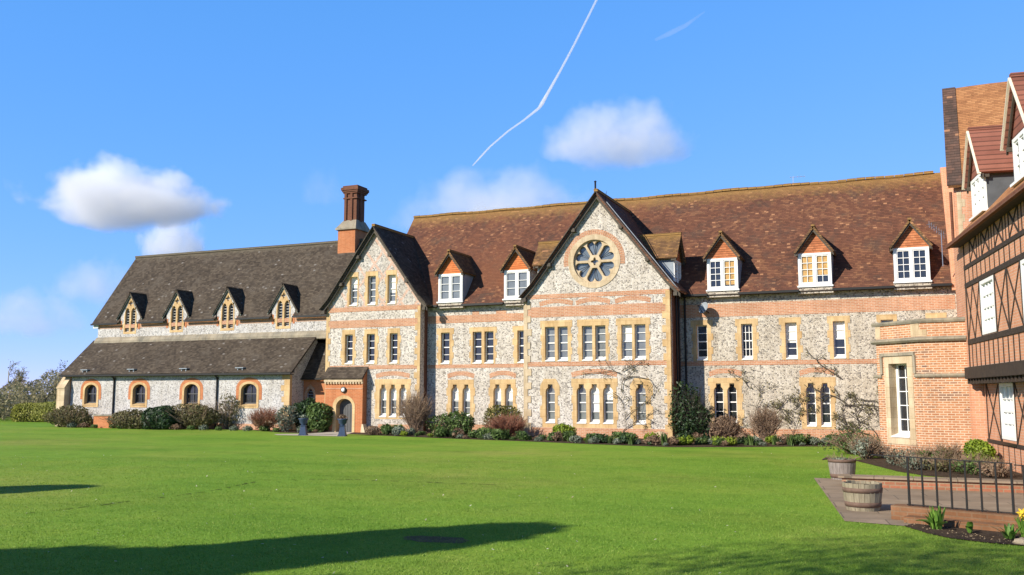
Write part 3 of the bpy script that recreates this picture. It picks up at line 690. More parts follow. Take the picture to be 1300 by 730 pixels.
quoin(cw, CM, -17.55, 0, 7.0, 1, M_STONEP, .20, .20, seed=3, proud=.034); quoin(cw, CM, -10.08, 0, 7.0, -1, M_STONE, .20, .16, seed=4, proud=.034)
bk = MB(CM)
for i in range(46):                                  # radiating brick arch over the stone ring
    a0, a1 = R(-8+196*i/46), R(-8+196*(i+.9)/46)
    bk.plate([(RX+1.34*math.cos(a0), RZ+1.34*math.sin(a0)), (RX+1.58*math.cos(a0), RZ+1.58*math.sin(a0)), (RX+1.58*math.cos(a1), RZ+1.58*math.sin(a1)), (RX+1.34*math.cos(a1), RZ+1.34*math.sin(a1))], [], -.012, .05)
rw = MB(CM).plate(arc(RX, RZ, 1.34, 0, 354, 59), [arc(RX, RZ, 1.07, 0, 354, 59)], -.03, .3).build('rose_window', M_STONEP, cw)
bk.build('brick_arch', M_BRICK, rw)
pet = []
for k in range(6):
    th = R(30+60*k); q = []
    lobe = [(.32, -.115), (.68, -.325)]+[(.82+.19*math.cos(R(a)), -.20+.19*math.sin(R(a))) for a in range(-115, 61, 20)]+[(.84, 0)]
    lobe += [(r_, -s_) for r_, s_ in lobe[-2::-1]]
    pet.append([(RX+r_*math.cos(th)-s_*math.sin(th), RZ+r_*math.sin(th)+s_*math.cos(th)) for r_, s_ in lobe])
quat = [(RX+(.15+.05*math.cos(4*R(a)))*math.cos(R(a)), RZ+(.15+.05*math.cos(4*R(a)))*math.sin(R(a))) for a in range(0, 360, 10)]
MB(CM).plate(arc(RX, RZ, 1.1, 0, 354, 59), pet+[quat], .09, .3).build('tracery', M_STONEP, rw)
MB(CM).plate(arc(RX, RZ, 1.2, 0, 354, 59), [], .26, .28).build('pane', M_GLASSB, rw)
ld = MB(CM)
for k in range(6):
    th = R(30+60*k)
    for s in (-.09, 0, .09):
        ld.bar((RX+.36*math.cos(th+s*.6), .25, RZ+.36*math.sin(th+s*.6)), (RX+.96*math.cos(th+s*1.6), .25, RZ+.96*math.sin(th+s*1.6)), .014)
ld.build('lead_strips', M_GUTTER, rw)  # separate lead strips fanning out in each petal
# side dormers on both slopes of the wing
for s, rz in ((1, R(90)), (-1, R(-90))):
    DM = Tm(XC, 44.35, 0, rz)
    dormer(cw, DM, 0, .72, 7.25, 8.60, 9.98, 1.02, 8.66, -3.55, -.6, rows=3, pane=M_GLASSG, cheek=M_LEAD, ov=.22)
for y in (43.6, 44.1): MB().tube([(-9.98, y, 6.8), (-9.98, y, .1)], .05).build('downpipe', M_GUTTER, cw)
la = MB(CM)                                           # lead flashing strip running down the right verge
la.bar((XC+.55, -.28, 12.14-.55*1.29+.02), (XC+4.0, -.28, 6.97+.04), .05, .03); la.build('verge_flashing', M_LEAD, cw)
rod = thing('flue_pipe', 'thin dark pipe standing up behind the rose window gable peak', 'pipe', (-14.0, 43.6, 11.4))
MB().tube([(-14.0,43.6,11.2),(-14.0,43.6,12.78)], .05).lathe((-14.0,43.6,12.78), [(.06,0),(.07,.04),(.02,.08)], 10).lathe((-14.0,43.6,11.3), [(.10,0),(.10,.12),(.05,.16)], 10).build('pipe', M_GUTTER, rod)
rod2 = thing('lightning_rod', 'short pointed metal rod on the rose window gable ridge', 'rod', (-13.3, 43.0, 11.5))
MB().tube([(-13.3,43.0,11.45),(-13.27,43.0,11.9),(-13.22,43.0,12.15)], [.025,.02,.006], 6).lathe((-13.3,43.0,11.45), [(.05,0),(.05,.05),(.03,.07)], 8).build('spike', M_GUTTER, rod2)

# ------------------------------------------------------------------ chapel-like hall on the left
ch = thing('hall', 'long hall on the left with dark brown roof, small gablets and a low side aisle', 'building', (-42, 44.3, 0))
AM = TR((0, 44.27, 0)); NM = TR((0, 46.45, 0))
WX = [(-49.09,-48.03), (-44.97,-43.92), (-40.8,-39.7), (-36.46,-35.3)]
AO = [lowarch(a, b, 1.40, 2.70, .42) for a, b in WX]
MB(AM).plate(rect(-50.45, -32.95, 0, 3.32), [hole([o], .06) for o in AO], 0, .4).build('aisle_wall', M_FLINTC, ch)
for x0, x1 in ((-33.35,-32.95), (-50.45,-50.05)):
    MB().add([(x0,44.67,0),(x0,46.9,0),(x0,46.9,5.6),(x0,44.67,3.9),(x1,44.67,0),(x1,46.9,0),(x1,46.9,5.6),(x1,44.67,3.9)], [(0,1,2,3),(7,6,5,4),(0,3,7,4),(3,2,6,7),(1,5,6,2),(0,4,5,1)]).build('aisle_end_wall', M_FLINTC, ch)
def archband(cx, w, z0, zt, rise, t):                 # brick ring over a low arched head
    lo = [(cx+w*math.cos(math.pi*i/14), zt-rise+rise*math.sin(math.pi*i/14)**.9) for i in range(15)]
    hi = [(cx+(w+t)*math.cos(math.pi*i/14), zt-rise+(rise+t)*math.sin(math.pi*i/14)**.9) for i in range(15)]
    return [(cx+w, z0), *lo, (cx-w, z0), (cx-w-t, z0), *hi[::-1], (cx+w+t, z0)]
for k, ((a, b), o) in enumerate(zip(WX, AO)):
    cx, hw = (a+b)/2, (b-a)/2
    MB(AM).plate(archband(cx, hw+.13, 1.75, 2.83, .46, .24), [], -.012, .06).build('brick_arch', M_BRICKO, ch)
    out = [(cx+hw+.16, 1.25), (cx+hw+.16, 1.9)]+[(cx+(hw+.14)*math.cos(math.pi*i/14), 2.40+.44*math.sin(math.pi*i/14)**.9) for i in range(15)]+[(cx-hw-.16, 1.9), (cx-hw-.16, 1.25)]
    window(ch, AM, out, [o], proud=.026, recess=.24, rows=2, cols=2, sashm=M_DOOR, sw=.06, mat=M_STONE, blinds=[(.05,.9)] if k == 9 else None)
ar = MB(); n = 14
for i in range(n):
    a, b = -51.0+18.4*i/n, -51.0+18.4*(i+1)/n
    dz = lambda x: .02*math.sin(x*1.3)
    ar.slab([(a,43.93,3.36+dz(a)),(b,43.93,3.36+dz(b)),(b,46.5,5.74),(a,46.5,5.74)], .1)
aroof = ar.build('aisle_roof', M_TILEC, ch)
for x in (-49.0, -45.0, -40.75, -36.45):
    v = MB(); v.box(x-.30, x+.30, 44.0, 44.30, 3.62, 3.67); v.box(x-.20, x-.14, 44.08, 44.3, 3.4, 3.62); v.box(x+.14, x+.2, 44.08, 44.3, 3.4, 3.62)
    v.build('roof_vent', M_LEAD, aroof)
MB().box(-51.0,-32.6,43.82,43.92,3.22,3.33).build('gutter', M_GUTTER, ch)
MB().box(-50.9,-32.7,43.93,44.27,3.20,3.24).build('soffit', M_DARK, ch)
for x in (-46.53, -38.24): MB().tube([(x,44.0,3.22),(x,44.2,3.05),(x,44.2,.0)], .05).lathe((x,44.2,2.95), [(.06,0),(.09,.12),(.09,.16)], 8).build('downpipe', M_GUTTER, ch)
m = MB()
for x0, x1 in ((-51.08,-50.40),):
    m.add([(x0,43.82,0),(x1,43.82,0),(x1,44.27,0),(x0,44.27,0),(x0,43.82,2.5),(x1,43.82,2.5),(x1,44.27,3.12),(x0,44.27,3.12)], [(0,3,2,1),(4,5,6,7),(0,1,5,4),(1,2,6,5),(3,0,4,7),(2,3,7,6)])
    m.add([(x0-.03,43.78,2.44),(x1+.03,43.78,2.44),(x1+.03,43.78,2.52),(x0-.03,43.78,2.52),(x1+.03,44.26,3.2),(x0-.03,44.26,3.2),(x1+.03,44.26,3.1),(x0-.03,44.26,3.1)], [(0,1,2,3),(3,2,4,5),(0,3,5,7),(1,6,4,2),(0,7,6,1)])
m.build('buttress', M_STONEP, ch)
quoin(ch, AM, -32.95, 0, 3.25, -1, M_STONE, .38, .22, seed=8, proud=.02); quoin(ch, AM, -50.45, 0, 3.2, 1, M_BRICKO, .10, .02, seed=9, proud=.02)
bandpart(ch, AM, [(-50.4,-33.0)], 0, .34, M_BRICK, .04)
# clerestory wall, gablets, main roof
GX = [-47.72, -43.70, -39.52, -35.2]
cl_ = [(-50.6, 5.4), (-29, 5.4), (-29, 7.0)]
for g in GX[::-1]: cl_ += [(g+.5, 7.0), (g+.5, 6.2), (g-.5, 6.2), (g-.5, 7.0)]
MB(TR((0,46.46,0))).plate(cl_+[(-50.6, 7.0)], [], 0, .4).build('clerestory_wall', M_FLINTC, ch)
MB(TR((0,46.46,0))).box(-50.6, -29.5, -.010, .02, 6.50, 6.74).build('brick_band', M_BRICK, ch)
MB().add([(-50.7,46.26,5.66),(-29.5,46.26,5.66),(-29.5,46.455,5.92),(-50.7,46.455,5.92),(-50.7,46.26,5.42),(-29.5,46.26,5.42)], [(0,1,2,3),(4,5,1,0)]).build('lead_flashing', M_STONEG, ch)
GX = [-47.72, -43.70, -39.52, -35.2]
nr = MB(); x = -51.0
def nstrip(a0, b0, y0):
    n = max(1, int((b0-a0)/.9)); z0 = 6.86+(y0-46.26)*1.387
    for i in range(n):
        a, b = a0+(b0-a0)*i/n, a0+(b0-a0)*(i+1)/n
        dz = lambda x: .03*math.sin(x*.9+1)+.02*math.sin(x*2.3)
        nr.slab([(a,y0,z0+dz(a)*.5),(b,y0,z0+dz(b)*.5),(b,49.93,11.95+dz(b)),(a,49.93,11.95+dz(a))], .12)
for g in GX+[None]:
    x1 = g-.86 if g else -28.5
    nstrip(x, x1, 46.26); MB().box(x, x1, 46.15, 46.25, 6.74, 6.85).build('gutter', M_GUTTER, ch)
    if g: nstrip(x1, g+.86, 46.8); x = g+.86
nr.slab([(-51,49.93,11.95),(-28.5,49.93,11.95),(-28.5,53.4,6.8),(-51,53.4,6.8)], .12)
nroof = nr.build('roof', M_TILEC, ch)
MB().bar((-51.02,49.93,11.98),(-28.6,49.93,11.98),.22,.12).build('ridge_tile', M_TILEC, nroof)
m = MB()
m.add([(-50.6,46.8,0),(-50.6,53.0,0),(-50.6,53.0,7),(-50.6,49.93,11.8),(-50.6,46.8,7.1),(-50.2,46.8,0),(-50.2,53.0,0),(-50.2,53.0,7),(-50.2,49.93,11.8),(-50.2,46.8,7.1)], [(0,4,3,2,1),(5,6,7,8,9),(0,1,6,5),(1,2,7,6),(2,3,8,7),(3,4,9,8),(4,0,5,9)])
m.build('wall', M_FLINTC, ch); MB().box(-50.6,-28.5,52.9,53.2,0,6.9).build('wall', M_FLINTC, ch)
for i, g in enumerate(GX):
    ops = [lancet(g-.45, g-.07, 6.25, 7.86), lancet(g+.07, g+.45, 6.25, 7.86)]
    qf = [(g+(.15+.05*math.cos(4*R(a)))*math.cos(R(a)), 8.16+(.15+.05*math.cos(4*R(a)))*math.sin(R(a))) for a in range(0, 360, 15)]
    gp = MB(NM).plate([(g-.86,5.75),(g+.86,5.75),(g+.86,7.36),(g,8.72),(g-.86,7.36)], [hole(ops, .02), [(g+.2*math.cos(R(a)), 8.16+.2*math.sin(R(a))) for a in range(0,360,20)]], 0, .5).build('gablet', M_FLINTC, ch)
    window(gp, NM, [(g-.56,6.1),(g+.56,6.1),(g+.56,6.45),(g+.64,6.45),(g+.64,6.8),(g+.54,6.8),(g+.54,7.45),(g+.3,7.98),(g,8.58),(g-.3,7.98),(g-.54,7.45),(g-.54,6.8),(g-.64,6.8),(g-.64,6.45),(g-.56,6.45)], ops+[qf], proud=.016, recess=.14, rows=9, meet=False, sill=False, sw=.03, sashm=M_SLAT, mat=M_STONE, bt=.022)
    for s in (-1, 1): MB(NM).plate([(g+s*.86,6.4),(g+s*.70,6.4),(g+s*.72,7.0),(g+s*.86,7.0)], [], -.012, .05).build('brick_edge', M_BRICKO, gp)
    r = MB(NM)
    for s in (-1, 1): r.slab([(g,-.16,8.93),(g+s*1.17,-.16,7.17),(g+s*1.17,2.2,7.17),(g,2.2,8.93)], .09)
    r.build('gablet_roof', M_TILEC, gp)
    b = MB(NM)
    for s in (-1, 1): b.plate([(g,8.80),(g+s*1.13,7.10),(g+s*1.13,6.98),(g,8.66)], [], -.11, -.06, True)
    b.build('bargeboard', m_plain('verdigris_timber', (.17,.19,.16), .7, .3) if i == 0 else bpy.data.materials['verdigris_timber'], gp)
# chimney: square base, weathered shoulders, one stack with a rib on each face and an oversailing head
cm_ = MB().box(-33.25,-31.95,49.3,50.9,10.0,12.72).build('chimney', M_BRICKO, ch)
def frust(mb, x0, x1, y0, y1, z0, X0, X1, Y0, Y1, z1):
    return mb.add([(x0,y0,z0),(x1,y0,z0),(x1,y1,z0),(x0,y1,z0),(X0,Y0,z1),(X1,Y0,z1),(X1,Y1,z1),(X0,Y1,z1)], [(0,3,2,1),(4,5,6,7),(0,1,5,4),(1,2,6,5),(2,3,7,6),(3,0,4,7)])
m = frust(MB(), -33.38,-31.82,49.17,51.03,12.60, -33.38,-31.82,49.17,51.03,12.72); frust(m, -33.36,-31.84,49.19,51.01,12.721, -32.98,-32.02,49.5,50.6,13.25)
m.build('chimney_shoulder', M_STONEG, cm_)
m = MB().box(-32.92,-32.05,49.55,50.5,13.2,15.02)
for x in (-32.94, -32.50): m.box(x, x+.17, 49.47, 49.549, 13.2, 15.02)
m.box(-32.049,-31.97,49.9,50.12,13.2,15.02); m.build('chimney_shaft', M_BRICKD, cm_)
m = MB()
for k_, (o_, z0, z1) in enumerate(((.10,14.66,14.74),(.10,15.02,15.12),(.16,15.121,15.22),(.21,15.221,15.40),(.12,15.401,15.52))):
    m.box(-32.92-o_,-32.05+o_,49.55-o_,50.5+o_,z0,z1)
m.build('chimney_cap', M_BRICKD, cm_)
fl = thing('floodlight', 'small white floodlight under the left end of the hall eaves', 'light', (-50.7, 46.6, 6.6))
MB().box(-50.95,-50.5,46.35,46.6,6.55,6.85).build('housing', M_WHITE, fl); MB().bar((-50.6,46.5,6.6),(-50.45,46.8,6.45),.06).build('bracket', M_GUTTER, fl)

# --- low link between hall and wing
lk = thing('link_block', 'low brick link with a lean-to roof and one pointed louvred window', 'building', (-31.8, 45.6, 0))
KM = TR((0, 45.6, 0)); ko = lancet(-32.72, -32.2, .85, 2.42)
MB(KM).plate(rect(-33.0, -30.05, 0, 3.05), [hole([ko], .04)], 0, .35).build('wall', M_BRICKO, lk)
window(lk, KM, lancet(-32.86, -32.06, .7, 2.66), [ko], rows=9, meet=False, sill=False, recess=.12, sashm=M_LEAD, mat=M_BRICKB)
MB(KM).slab([(-33.0,-.25,3.05),(-30.05,-.25,3.05),(-30.05,1.3,5.2),(-33.0,1.3,5.2)], .09).build('roof', M_TILEC, lk)
MB(KM).box(-33.0,-30.06,-.33,-.24,2.93,3.02).build('gutter', M_GUTTER, lk)

# ------------------------------------------------------------------ right: tall block, brick bay, timbered wing
tb = thing('tall_block', 'tall block with orange tiled roof rising behind the timbered wing', 'building', (2.3, 43.0, 0), R(-2.9))
TM = ROOTM[tb.name]
MB(TM).plate(rect(0, 11, 0, 10.85), [], 0, .4).build('wall', M_BRICKW, tb)
MB(TM).add([(0,.4,0),(0,9.6,0),(0,9.6,10.9),(0,4.8,16.5),(0,.4,11.2),(.4,.4,0),(.4,9.6,0),(.4,9.6,10.9),(.4,4.8,16.5),(.4,.4,11.2)], [(0,4,3,2,1),(5,6,7,8,9),(0,1,6,5),(1,2,7,6),(2,3,8,7),(3,4,9,8),(4,0,5,9)]).build('gable_wall', M_BRICKW, tb)
r = MB(TM)
for i in range(12):
    a, b = -.2+i*1.0, .8+i*1.0; dz = lambda x: .03*math.sin(x*1.1)
    r.slab([(a,-.35,10.93+dz(a)),(b,-.35,10.93+dz(b)),(b,4.75,16.73+dz(b)),(a,4.75,16.73+dz(a))], .12)
r.slab([(-.2,4.75,16.73),(11.8,4.75,16.73),(11.8,9.9,10.7),(-.2,9.9,10.7)], .12)
tr_ = r.build('roof', M_TILEO, tb)
r = MB(TM).slab([(-.24,-.38,10.96),(.34,-.38,10.96),(.34,4.75,16.80),(-.24,4.75,16.80)], .05).build('verge_tile', M_TILEW, tr_)
quoin(tb, TM, .12, 0, 10.7, 1, M_STONEP, .16, .12, seed=12)
m = MB(TM).tube([(-.12,-.1,10.7),(-.12,-.1,8.4),(-.05,-.2,8.2),(-.05,-.2,6.0)], .06).build('downpipe', M_BRICKD, tb)
m = MB(TM)
for i in range(8): m.tube([(.02+.015*(i%2),-.32,8.3-i*.27),(.05+.015*(i%2),-.3,8.05-i*.27)], [.17,.13], 8)
m.build('rainwater_head', M_LEAD, tb)

A_, B_, C_ = (-.83,33.13), (.49,31.82), (1.8,31.59)
bay = thing('brick_bay', 'single storey canted brick bay with stone coping and a tall narrow window', 'bay', (.4, 32.5, 0))
B1 = Tm(A_[0], A_[1], 0, math.atan2(B_[1]-A_[1], B_[0]-A_[0])); L1 = math.hypot(B_[0]-A_[0], B_[1]-A_[1])
B2 = Tm(B_[0], B_[1], 0, math.atan2(C_[1]-B_[1], C_[0]-B_[0])); L2 = math.hypot(C_[0]-B_[0], C_[1]-B_[1])
bo = rect(.52, 1.30, .72, 3.08)
MB(B1).plate(rect(0, L1, 0, 4.36), [rect(.36, 1.50, .5, 3.3)], 0, .3).build('wall', M_BRICKB, bay)
MB(B2).plate(rect(0, L2, 0, 4.36), [], 0, .3).build('wall', M_BRICKB, bay)
MB(B2).plate(rect(L2, L2+.5, 0, 2.62), [], .02, .3).build('pier', M_BRICKW, bay)
MB().prism([(A_[0]+.02,A_[1]+.25),(-.3,34.3),(2.1,34.3),(2.1,43.0),(-.81,43.0)], 0, 4.2).build('wall', M_BRICKB, bay)
MB().prism([(A_[0]+.1,A_[1]+.3),(B_[0],B_[1]+.3),(C_[0],C_[1]+.3),(2.1,34.4),(-.3,34.4)], 4.0, 4.2).build('roof', M_LEAD, bay)
window(bay, B1, rect(.33, 1.53, .48, 3.32), [bo], recess=.32, rows=5, cols=2, sashm=M_WHITE, pane=M_GLASS, mat=M_STONEP, proud=.02, sw=.10)
def poly_course(name, pts_in, out, z0, z1, mat, top_in=0.0, seg=None):
    """a moulded course following the two faces of the bay; out = projection"""
    m = MB()
    for Mx, Lx, ea, eb in ((B1, L1, .12, .0), (B2, L2, .0, .02)):
        m2 = MB(Mx)
        k = out*math.tan(R(17.5))
        x0, x1 = (-ea, Lx+k) if Mx is B1 else (-k, Lx+eb)
        if seg and Mx is B1:
            for s0, s1 in seg: m2.add(*crs(s0 if s0 > 0 else -ea, s1 if s1 < Lx else Lx+k, out, z0, z1, top_in))
        else: m2.add(*crs(x0, x1, out, z0, z1, top_in))
        b = len(m.v); m.v += m2.v; m.f += [tuple(i+b for i in f) for f in m2.f]
    return m.build(name, mat, bay)
def crs(x0, x1, o, z0, z1, ti):
    return ([(x0,-o*.55,z0),(x1,-o*.55,z0),(x1,-o,z0+(z1-z0)*.4),(x0,-o,z0+(z1-z0)*.4),(x0,-o,z1-(z1-z0)*.25),(x1,-o,z1-(z1-z0)*.25),(x0,ti,z1),(x1,ti,z1),(x0,.02,z0),(x1,.02,z0)],
            [(8,9,1,0),(0,1,2,3),(3,2,5,4),(4,5,7,6),(0,3,4,6,8),(1,9,7,5,2)])
poly_course('coping', None, .07, 4.34, 4.50, M_STONEG, .32)
poly_course('cornice', None, .14, 3.74, 3.90, M_STONEG, .0)
poly_course('string_course', None, .07, 2.62, 2.74, M_STONEG, .0, seg=[(0,.22),(1.62,9)])
MB(B1).box(.18,1.64,-.06,.05,3.33,3.43).box(.18,.27,-.06,.05,2.74,3.33).box(1.58,1.67,-.06,.05,2.74,3.33).build('label_mould', M_STONEG, bay)
m = MB(B1).box(L1-.34, L1+.004, -.012, .05, 3.92, 4.33).box(-.005,.22,-.012,.05,3.92,4.33).build('stone_block', M_STONEP, bay)
MB(B2).box(-.003, .22, -.012, .05, 3.92, 4.13).build('stone_block', M_STONEP, bay)

# timbered wing, built in its own frame: x along the wall towards the camera, y into the house
ANG = R(-82)
tw = thing('timbered_wing', 'half timbered brick wing with jettied upper storey on the right', 'building', (C_[0], C_[1], 0), ANG)
WM = ROOTM[tw.name]
XE = 13.0
uo = [rect(2.3, 3.9, 3.77, 5.30), rect(6.62, 8.3, 3.77, 5.30), rect(10.9, 12.5, 3.77, 5.30)]
MB(WM).plate(rect(-1.1, XE, 2.6, 6.82), uo, 0, .25).build('upper_wall', M_BRICKW, tw)
lo_ = [rect(2.06, 3.52, .84, 2.40), rect(6.6, 8.1, .84, 2.40)]
MB(WM @ TR((0,.4,0))).plate(rect(.2, XE, 0, 2.7), lo_, 0, .25).build('lower_wall', M_BRICKW, tw)
MB(WM).plate([(-1.1,0),(.0,0),(.0,2.6),(-1.1,2.6)], [], .0, .25).build('wall', M_BRICKW, tw)
for bx in ((-1.1,-.8,.25,6,0,6.8), (XE-.3,XE,.65,6,0,6.8), (-1.1,XE,6,6.3,0,6.8)): MB(WM).box(*bx).build('wall', M_BRICKW, tw)
ti = MB(WM); P = -.016
def hb(mb, x0, x1, z0, z1, pr=P): mb.box(x0, x1, pr, .02, z0, z1)
for z0, z1 in ((3.59,3.74),(5.32,5.46),(5.88,6.0)): hb(ti, .38, XE, z0, z1, -.03)
hb(ti, .15, XE, 2.56, 2.90, -.12)
hb(ti, .38, .47, 2.9, 6.7, -.02)
for i in range(24):
    x = .85+i*.52
    if x < XE: hb(ti, x-.03, x+.03, 2.9, 3.59); hb(ti, x+.1, x+.15, 5.46, 5.88)
for x in (2.24, 3.96, 5.24, 6.56, 8.36, 9.6, 10.84, 12.56): hb(ti, x-.04, x+.04, 3.74, 5.32, -.02)
def xb(mb, x0, x1, z0, z1, w=.065, M=None):
    for a, b in ((z0, z1), (z1, z0)):
        d = Vector((x1-x0, 0, b-a)).normalized(); nrm = Vector((-d.z, 0, d.x))*w/2
        p, q = Vector((x0, 0, a)), Vector((x1, 0, b))
        y = P-.002*(a > b)
        mb.plate([(p.x-nrm.x, p.z-nrm.z), (q.x-nrm.x, q.z-nrm.z), (q.x+nrm.x, q.z+nrm.z), (p.x+nrm.x, p.z+nrm.z)], [], y, .02)
for a, b in ((.5,1.32),(1.36,2.19),(4.0,5.2),(5.28,6.52),(8.4,9.56),(9.64,10.8)): xb(ti, a, b, 3.76, 5.30)
for k in range(8):
    a = 1.25+k*1.5
    xb(ti, a, a+.85, 6.01, 6.70); hb(ti, a-.05, a+.01, 6.0, 6.72); hb(ti, a+.85, a+.91, 6.0, 6.72); hb(ti, a+1.15, a+1.2, 6.0, 6.72)
for i in range(26):                                    # joist ends under the jetty
    x = .2+i*.36
    if x < XE-.1: ti.box(x, x+.15, -.06, .42, 2.40, 2.55)
hb(ti, .12, XE, 2.551, 2.56, -.1)
ti.build('timber_frame', M_DARK, tw)
tl = MB(WM @ TR((0,.4,0)))
for x in (.42, 1.96, 3.62, 5.0, 6.5, 8.2): tl.box(x-.035, x+.035, -.018, .02, .76, 2.5)
tl.box(.3, XE, -.03, .02, .66, .76)
for a, b in ((.46,1.92),(3.66,4.96),(5.04,6.46)): xb(tl, a, b, .78, 2.42)
for i in range(16): tl.box(.85+i*.6, .88+i*.6, -.012, .02, 0, .66)
tl.build('timber_frame', M_DARK, tw)
MB(WM).box(.12, XE, -.13, .42, 2.56, 2.565).build('jetty_board', M_DARK, tw)
def wwin(M, o, rows, cols, blind=True, frame=M_WHITE):
    x0, x1, z0, z1 = bbox(o)
    f = MB(M); f.plate(rect(x0, x1, z0, z1), [rect(x0+.10, x1-.10, z0+.10, z1-.10)], -.02, .2)
    f = f.build('window', frame, tw)
    s = MB(M)
    for r_ in range(1, rows): z = z0+.1+(z1-z0-.2)*r_/rows; t = .035 if r_*2 == rows else .016; s.box(x0+.1, x1-.1, .02, .07, z-t, z+t)
    for c_ in range(1, cols): x = x0+.1+(x1-x0-.2)*c_/cols; s.box(x-.022, x+.022, .024, .066, z0+.1, z1-.1)
    s.build('sash', M_WHITE, f)
    MB(M).add([(x0,.09,z0),(x1,.09,z0),(x1,.09,z1),(x0,.09,z1)], [(0,1,2,3)]).build('pane', M_GLASSG, f)
    if blind: MB(M).box(x0+.08, x1-.08, .0705, .078, z0+.08, z1-.08).build('blind', M_BLIND, f)
    return f
for o in uo: wwin(WM, o, 4, 4)
for o in lo_:
    f = wwin(WM @ TR((0,.4,0)), o, 4, 3, True)
    x0, x1, z0, z1 = bbox(o); MB(WM @ TR((0,.4,0))).box(x0-.07, x0-.002, -.03, .1, z0-.08, z1).box(x0-.07, x1+.1, -.05, .1, z0-.16, z0-.085).build('window_casing', M_IRON, f)
# eaves, roof and its two dormers
r = MB(WM)
n = 12
for i in range(n):
    a, b = -.1+13.2*i/n, -.1+13.2*(i+1)/n
    r.slab([(a,-.28,6.79),(b,-.28,6.79),(b,3.0,10.2),(a,3.0,10.2)], .1)
r.slab([(-.1,3.0,10.2),(13.1,3.0,10.2),(13.1,6.4,6.7),(-.1,6.4,6.7)], .1)
wr = r.build('roof', M_TILEO, tw)
MB(WM).box(-.2, XE, -.40, -.29, 6.65, 6.76).build('gutter', M_BRICKD, tw)
MB(WM).box(-.1, XE, -.29, .0, 6.66, 6.69).build('soffit', M_DARK, tw)
for xc, k in ((1.5, 0), (6.35, 1), (11.2, 1)):
    dormer(tw, WM, xc, .84, 7.42, 8.58, 10.02, 1.07+.09*k, 8.46, .27, 3.4, ov=.17, roofm=M_TILER, hung=M_TILER, lights=3, rows=3, cols=1, pane=M_GLASSG, edge=M_CREAM, cheek=M_LEADD)

# ------------------------------------------------------------------ planting: builders
def raw(name, V, F, mat, parent=None, smooth=False):
    """V (n,3), F (m,k) arrays -> one mesh object, coordinates in the parent's frame already"""
    m = bpy.data.meshes.new(name); V = np.asarray(V, np.float32); F = np.asarray(F, np.int32)
    m.vertices.add(len(V)); m.vertices.foreach_set('co', V.ravel())
    k = F.shape[1]; m.loops.add(F.size); m.loops.foreach_set('vertex_index', F.ravel())
    m.polygons.add(len(F)); m.polygons.foreach_set('loop_start', np.arange(0, F.size, k, dtype=np.int32))
    m.update(calc_edges=True); m.materials.append(mat)
    o = bpy.data.objects.new(name, m); COL.objects.link(o)
    if parent is not None: o.parent = parent
    return o
def leaf_quads(P, N, size, rng, asp=.55):
    n = len(P); a = rng.normal(size=(n,3)); a -= N*(a*N).sum(1, keepdims=True)*.7
    a /= np.linalg.norm(a, axis=1, keepdims=True)+1e-9
    b = np.cross(N, a); b /= np.linalg.norm(b, axis=1, keepdims=True)+1e-9
    s = (size*rng.uniform(.6, 1.3, n))[:, None]; a *= s; b *= s*asp
    V = np.stack([P-a, P-b*.9, P+a, P+b*.9], 1).reshape(-1, 3)
    return V, np.arange(4*n).reshape(n, 4)
def lumps_noise(D, rng, k=9):
    c = rng.normal(size=(k,3)); c /= np.linalg.norm(c, axis=1, keepdims=True); w = rng.uniform(-1, 1, k)
    return (np.exp(-((D[:,None,:]-c[None])**2).sum(2)*3.2)*w).sum(1)
def leaf_cloud(r, n, size, rng, inner=.55, lump=.35, zmin=.02, clumps=0):
    D = rng.normal(size=(n,3)); D /= np.linalg.norm(D, axis=1, keepdims=True)
    rad = (inner+(1-inner)*rng.uniform(0, 1, n)**.55)*(1+lump*lumps_noise(D, rng, 14))
    P = D*rad[:,None]*np.array(r)+np.array([0, 0, r[2]])
    if clumps:
        C = P[rng.integers(0, n, clumps)]; P = C[rng.integers(0, clumps, n)]+rng.normal(size=(n,3))*np.array(r)*.13
    P[:,2] = np.maximum(P[:,2], zmin+rng.uniform(0, .06, n))
    N = D+rng.normal(size=(n,3))*.6; N /= np.linalg.norm(N, axis=1, keepdims=True)
    return P, N
def tubes(polys, sides=3):
    """polys: list of (points, radii)"""
    V, F, b = [], [], 0
    for pts, rad in polys:
        P = np.asarray(pts, float); m = len(P); T = np.gradient(P, axis=0); T /= np.linalg.norm(T, axis=1, keepdims=True)+1e-9
        ref = np.array([.31, .17, .93]) if abs(T[0,2]) < .8 else np.array([.9, .4, .1])
        A = np.cross(T, ref); A /= np.linalg.norm(A, axis=1, keepdims=True)+1e-9; B = np.cross(T, A)
        for i in range(m):
            for k in range(sides):
                t = 2*math.pi*k/sides; V.append(P[i]+(A[i]*math.cos(t)+B[i]*math.sin(t))*rad[i])
        F += [(b+i*sides+k, b+i*sides+(k+1)%sides, b+(i+1)*sides+(k+1)%sides, b+(i+1)*sides+k) for i in range(m-1) for k in range(sides)]
        b += m*sides
    return np.array(V), np.array(F)
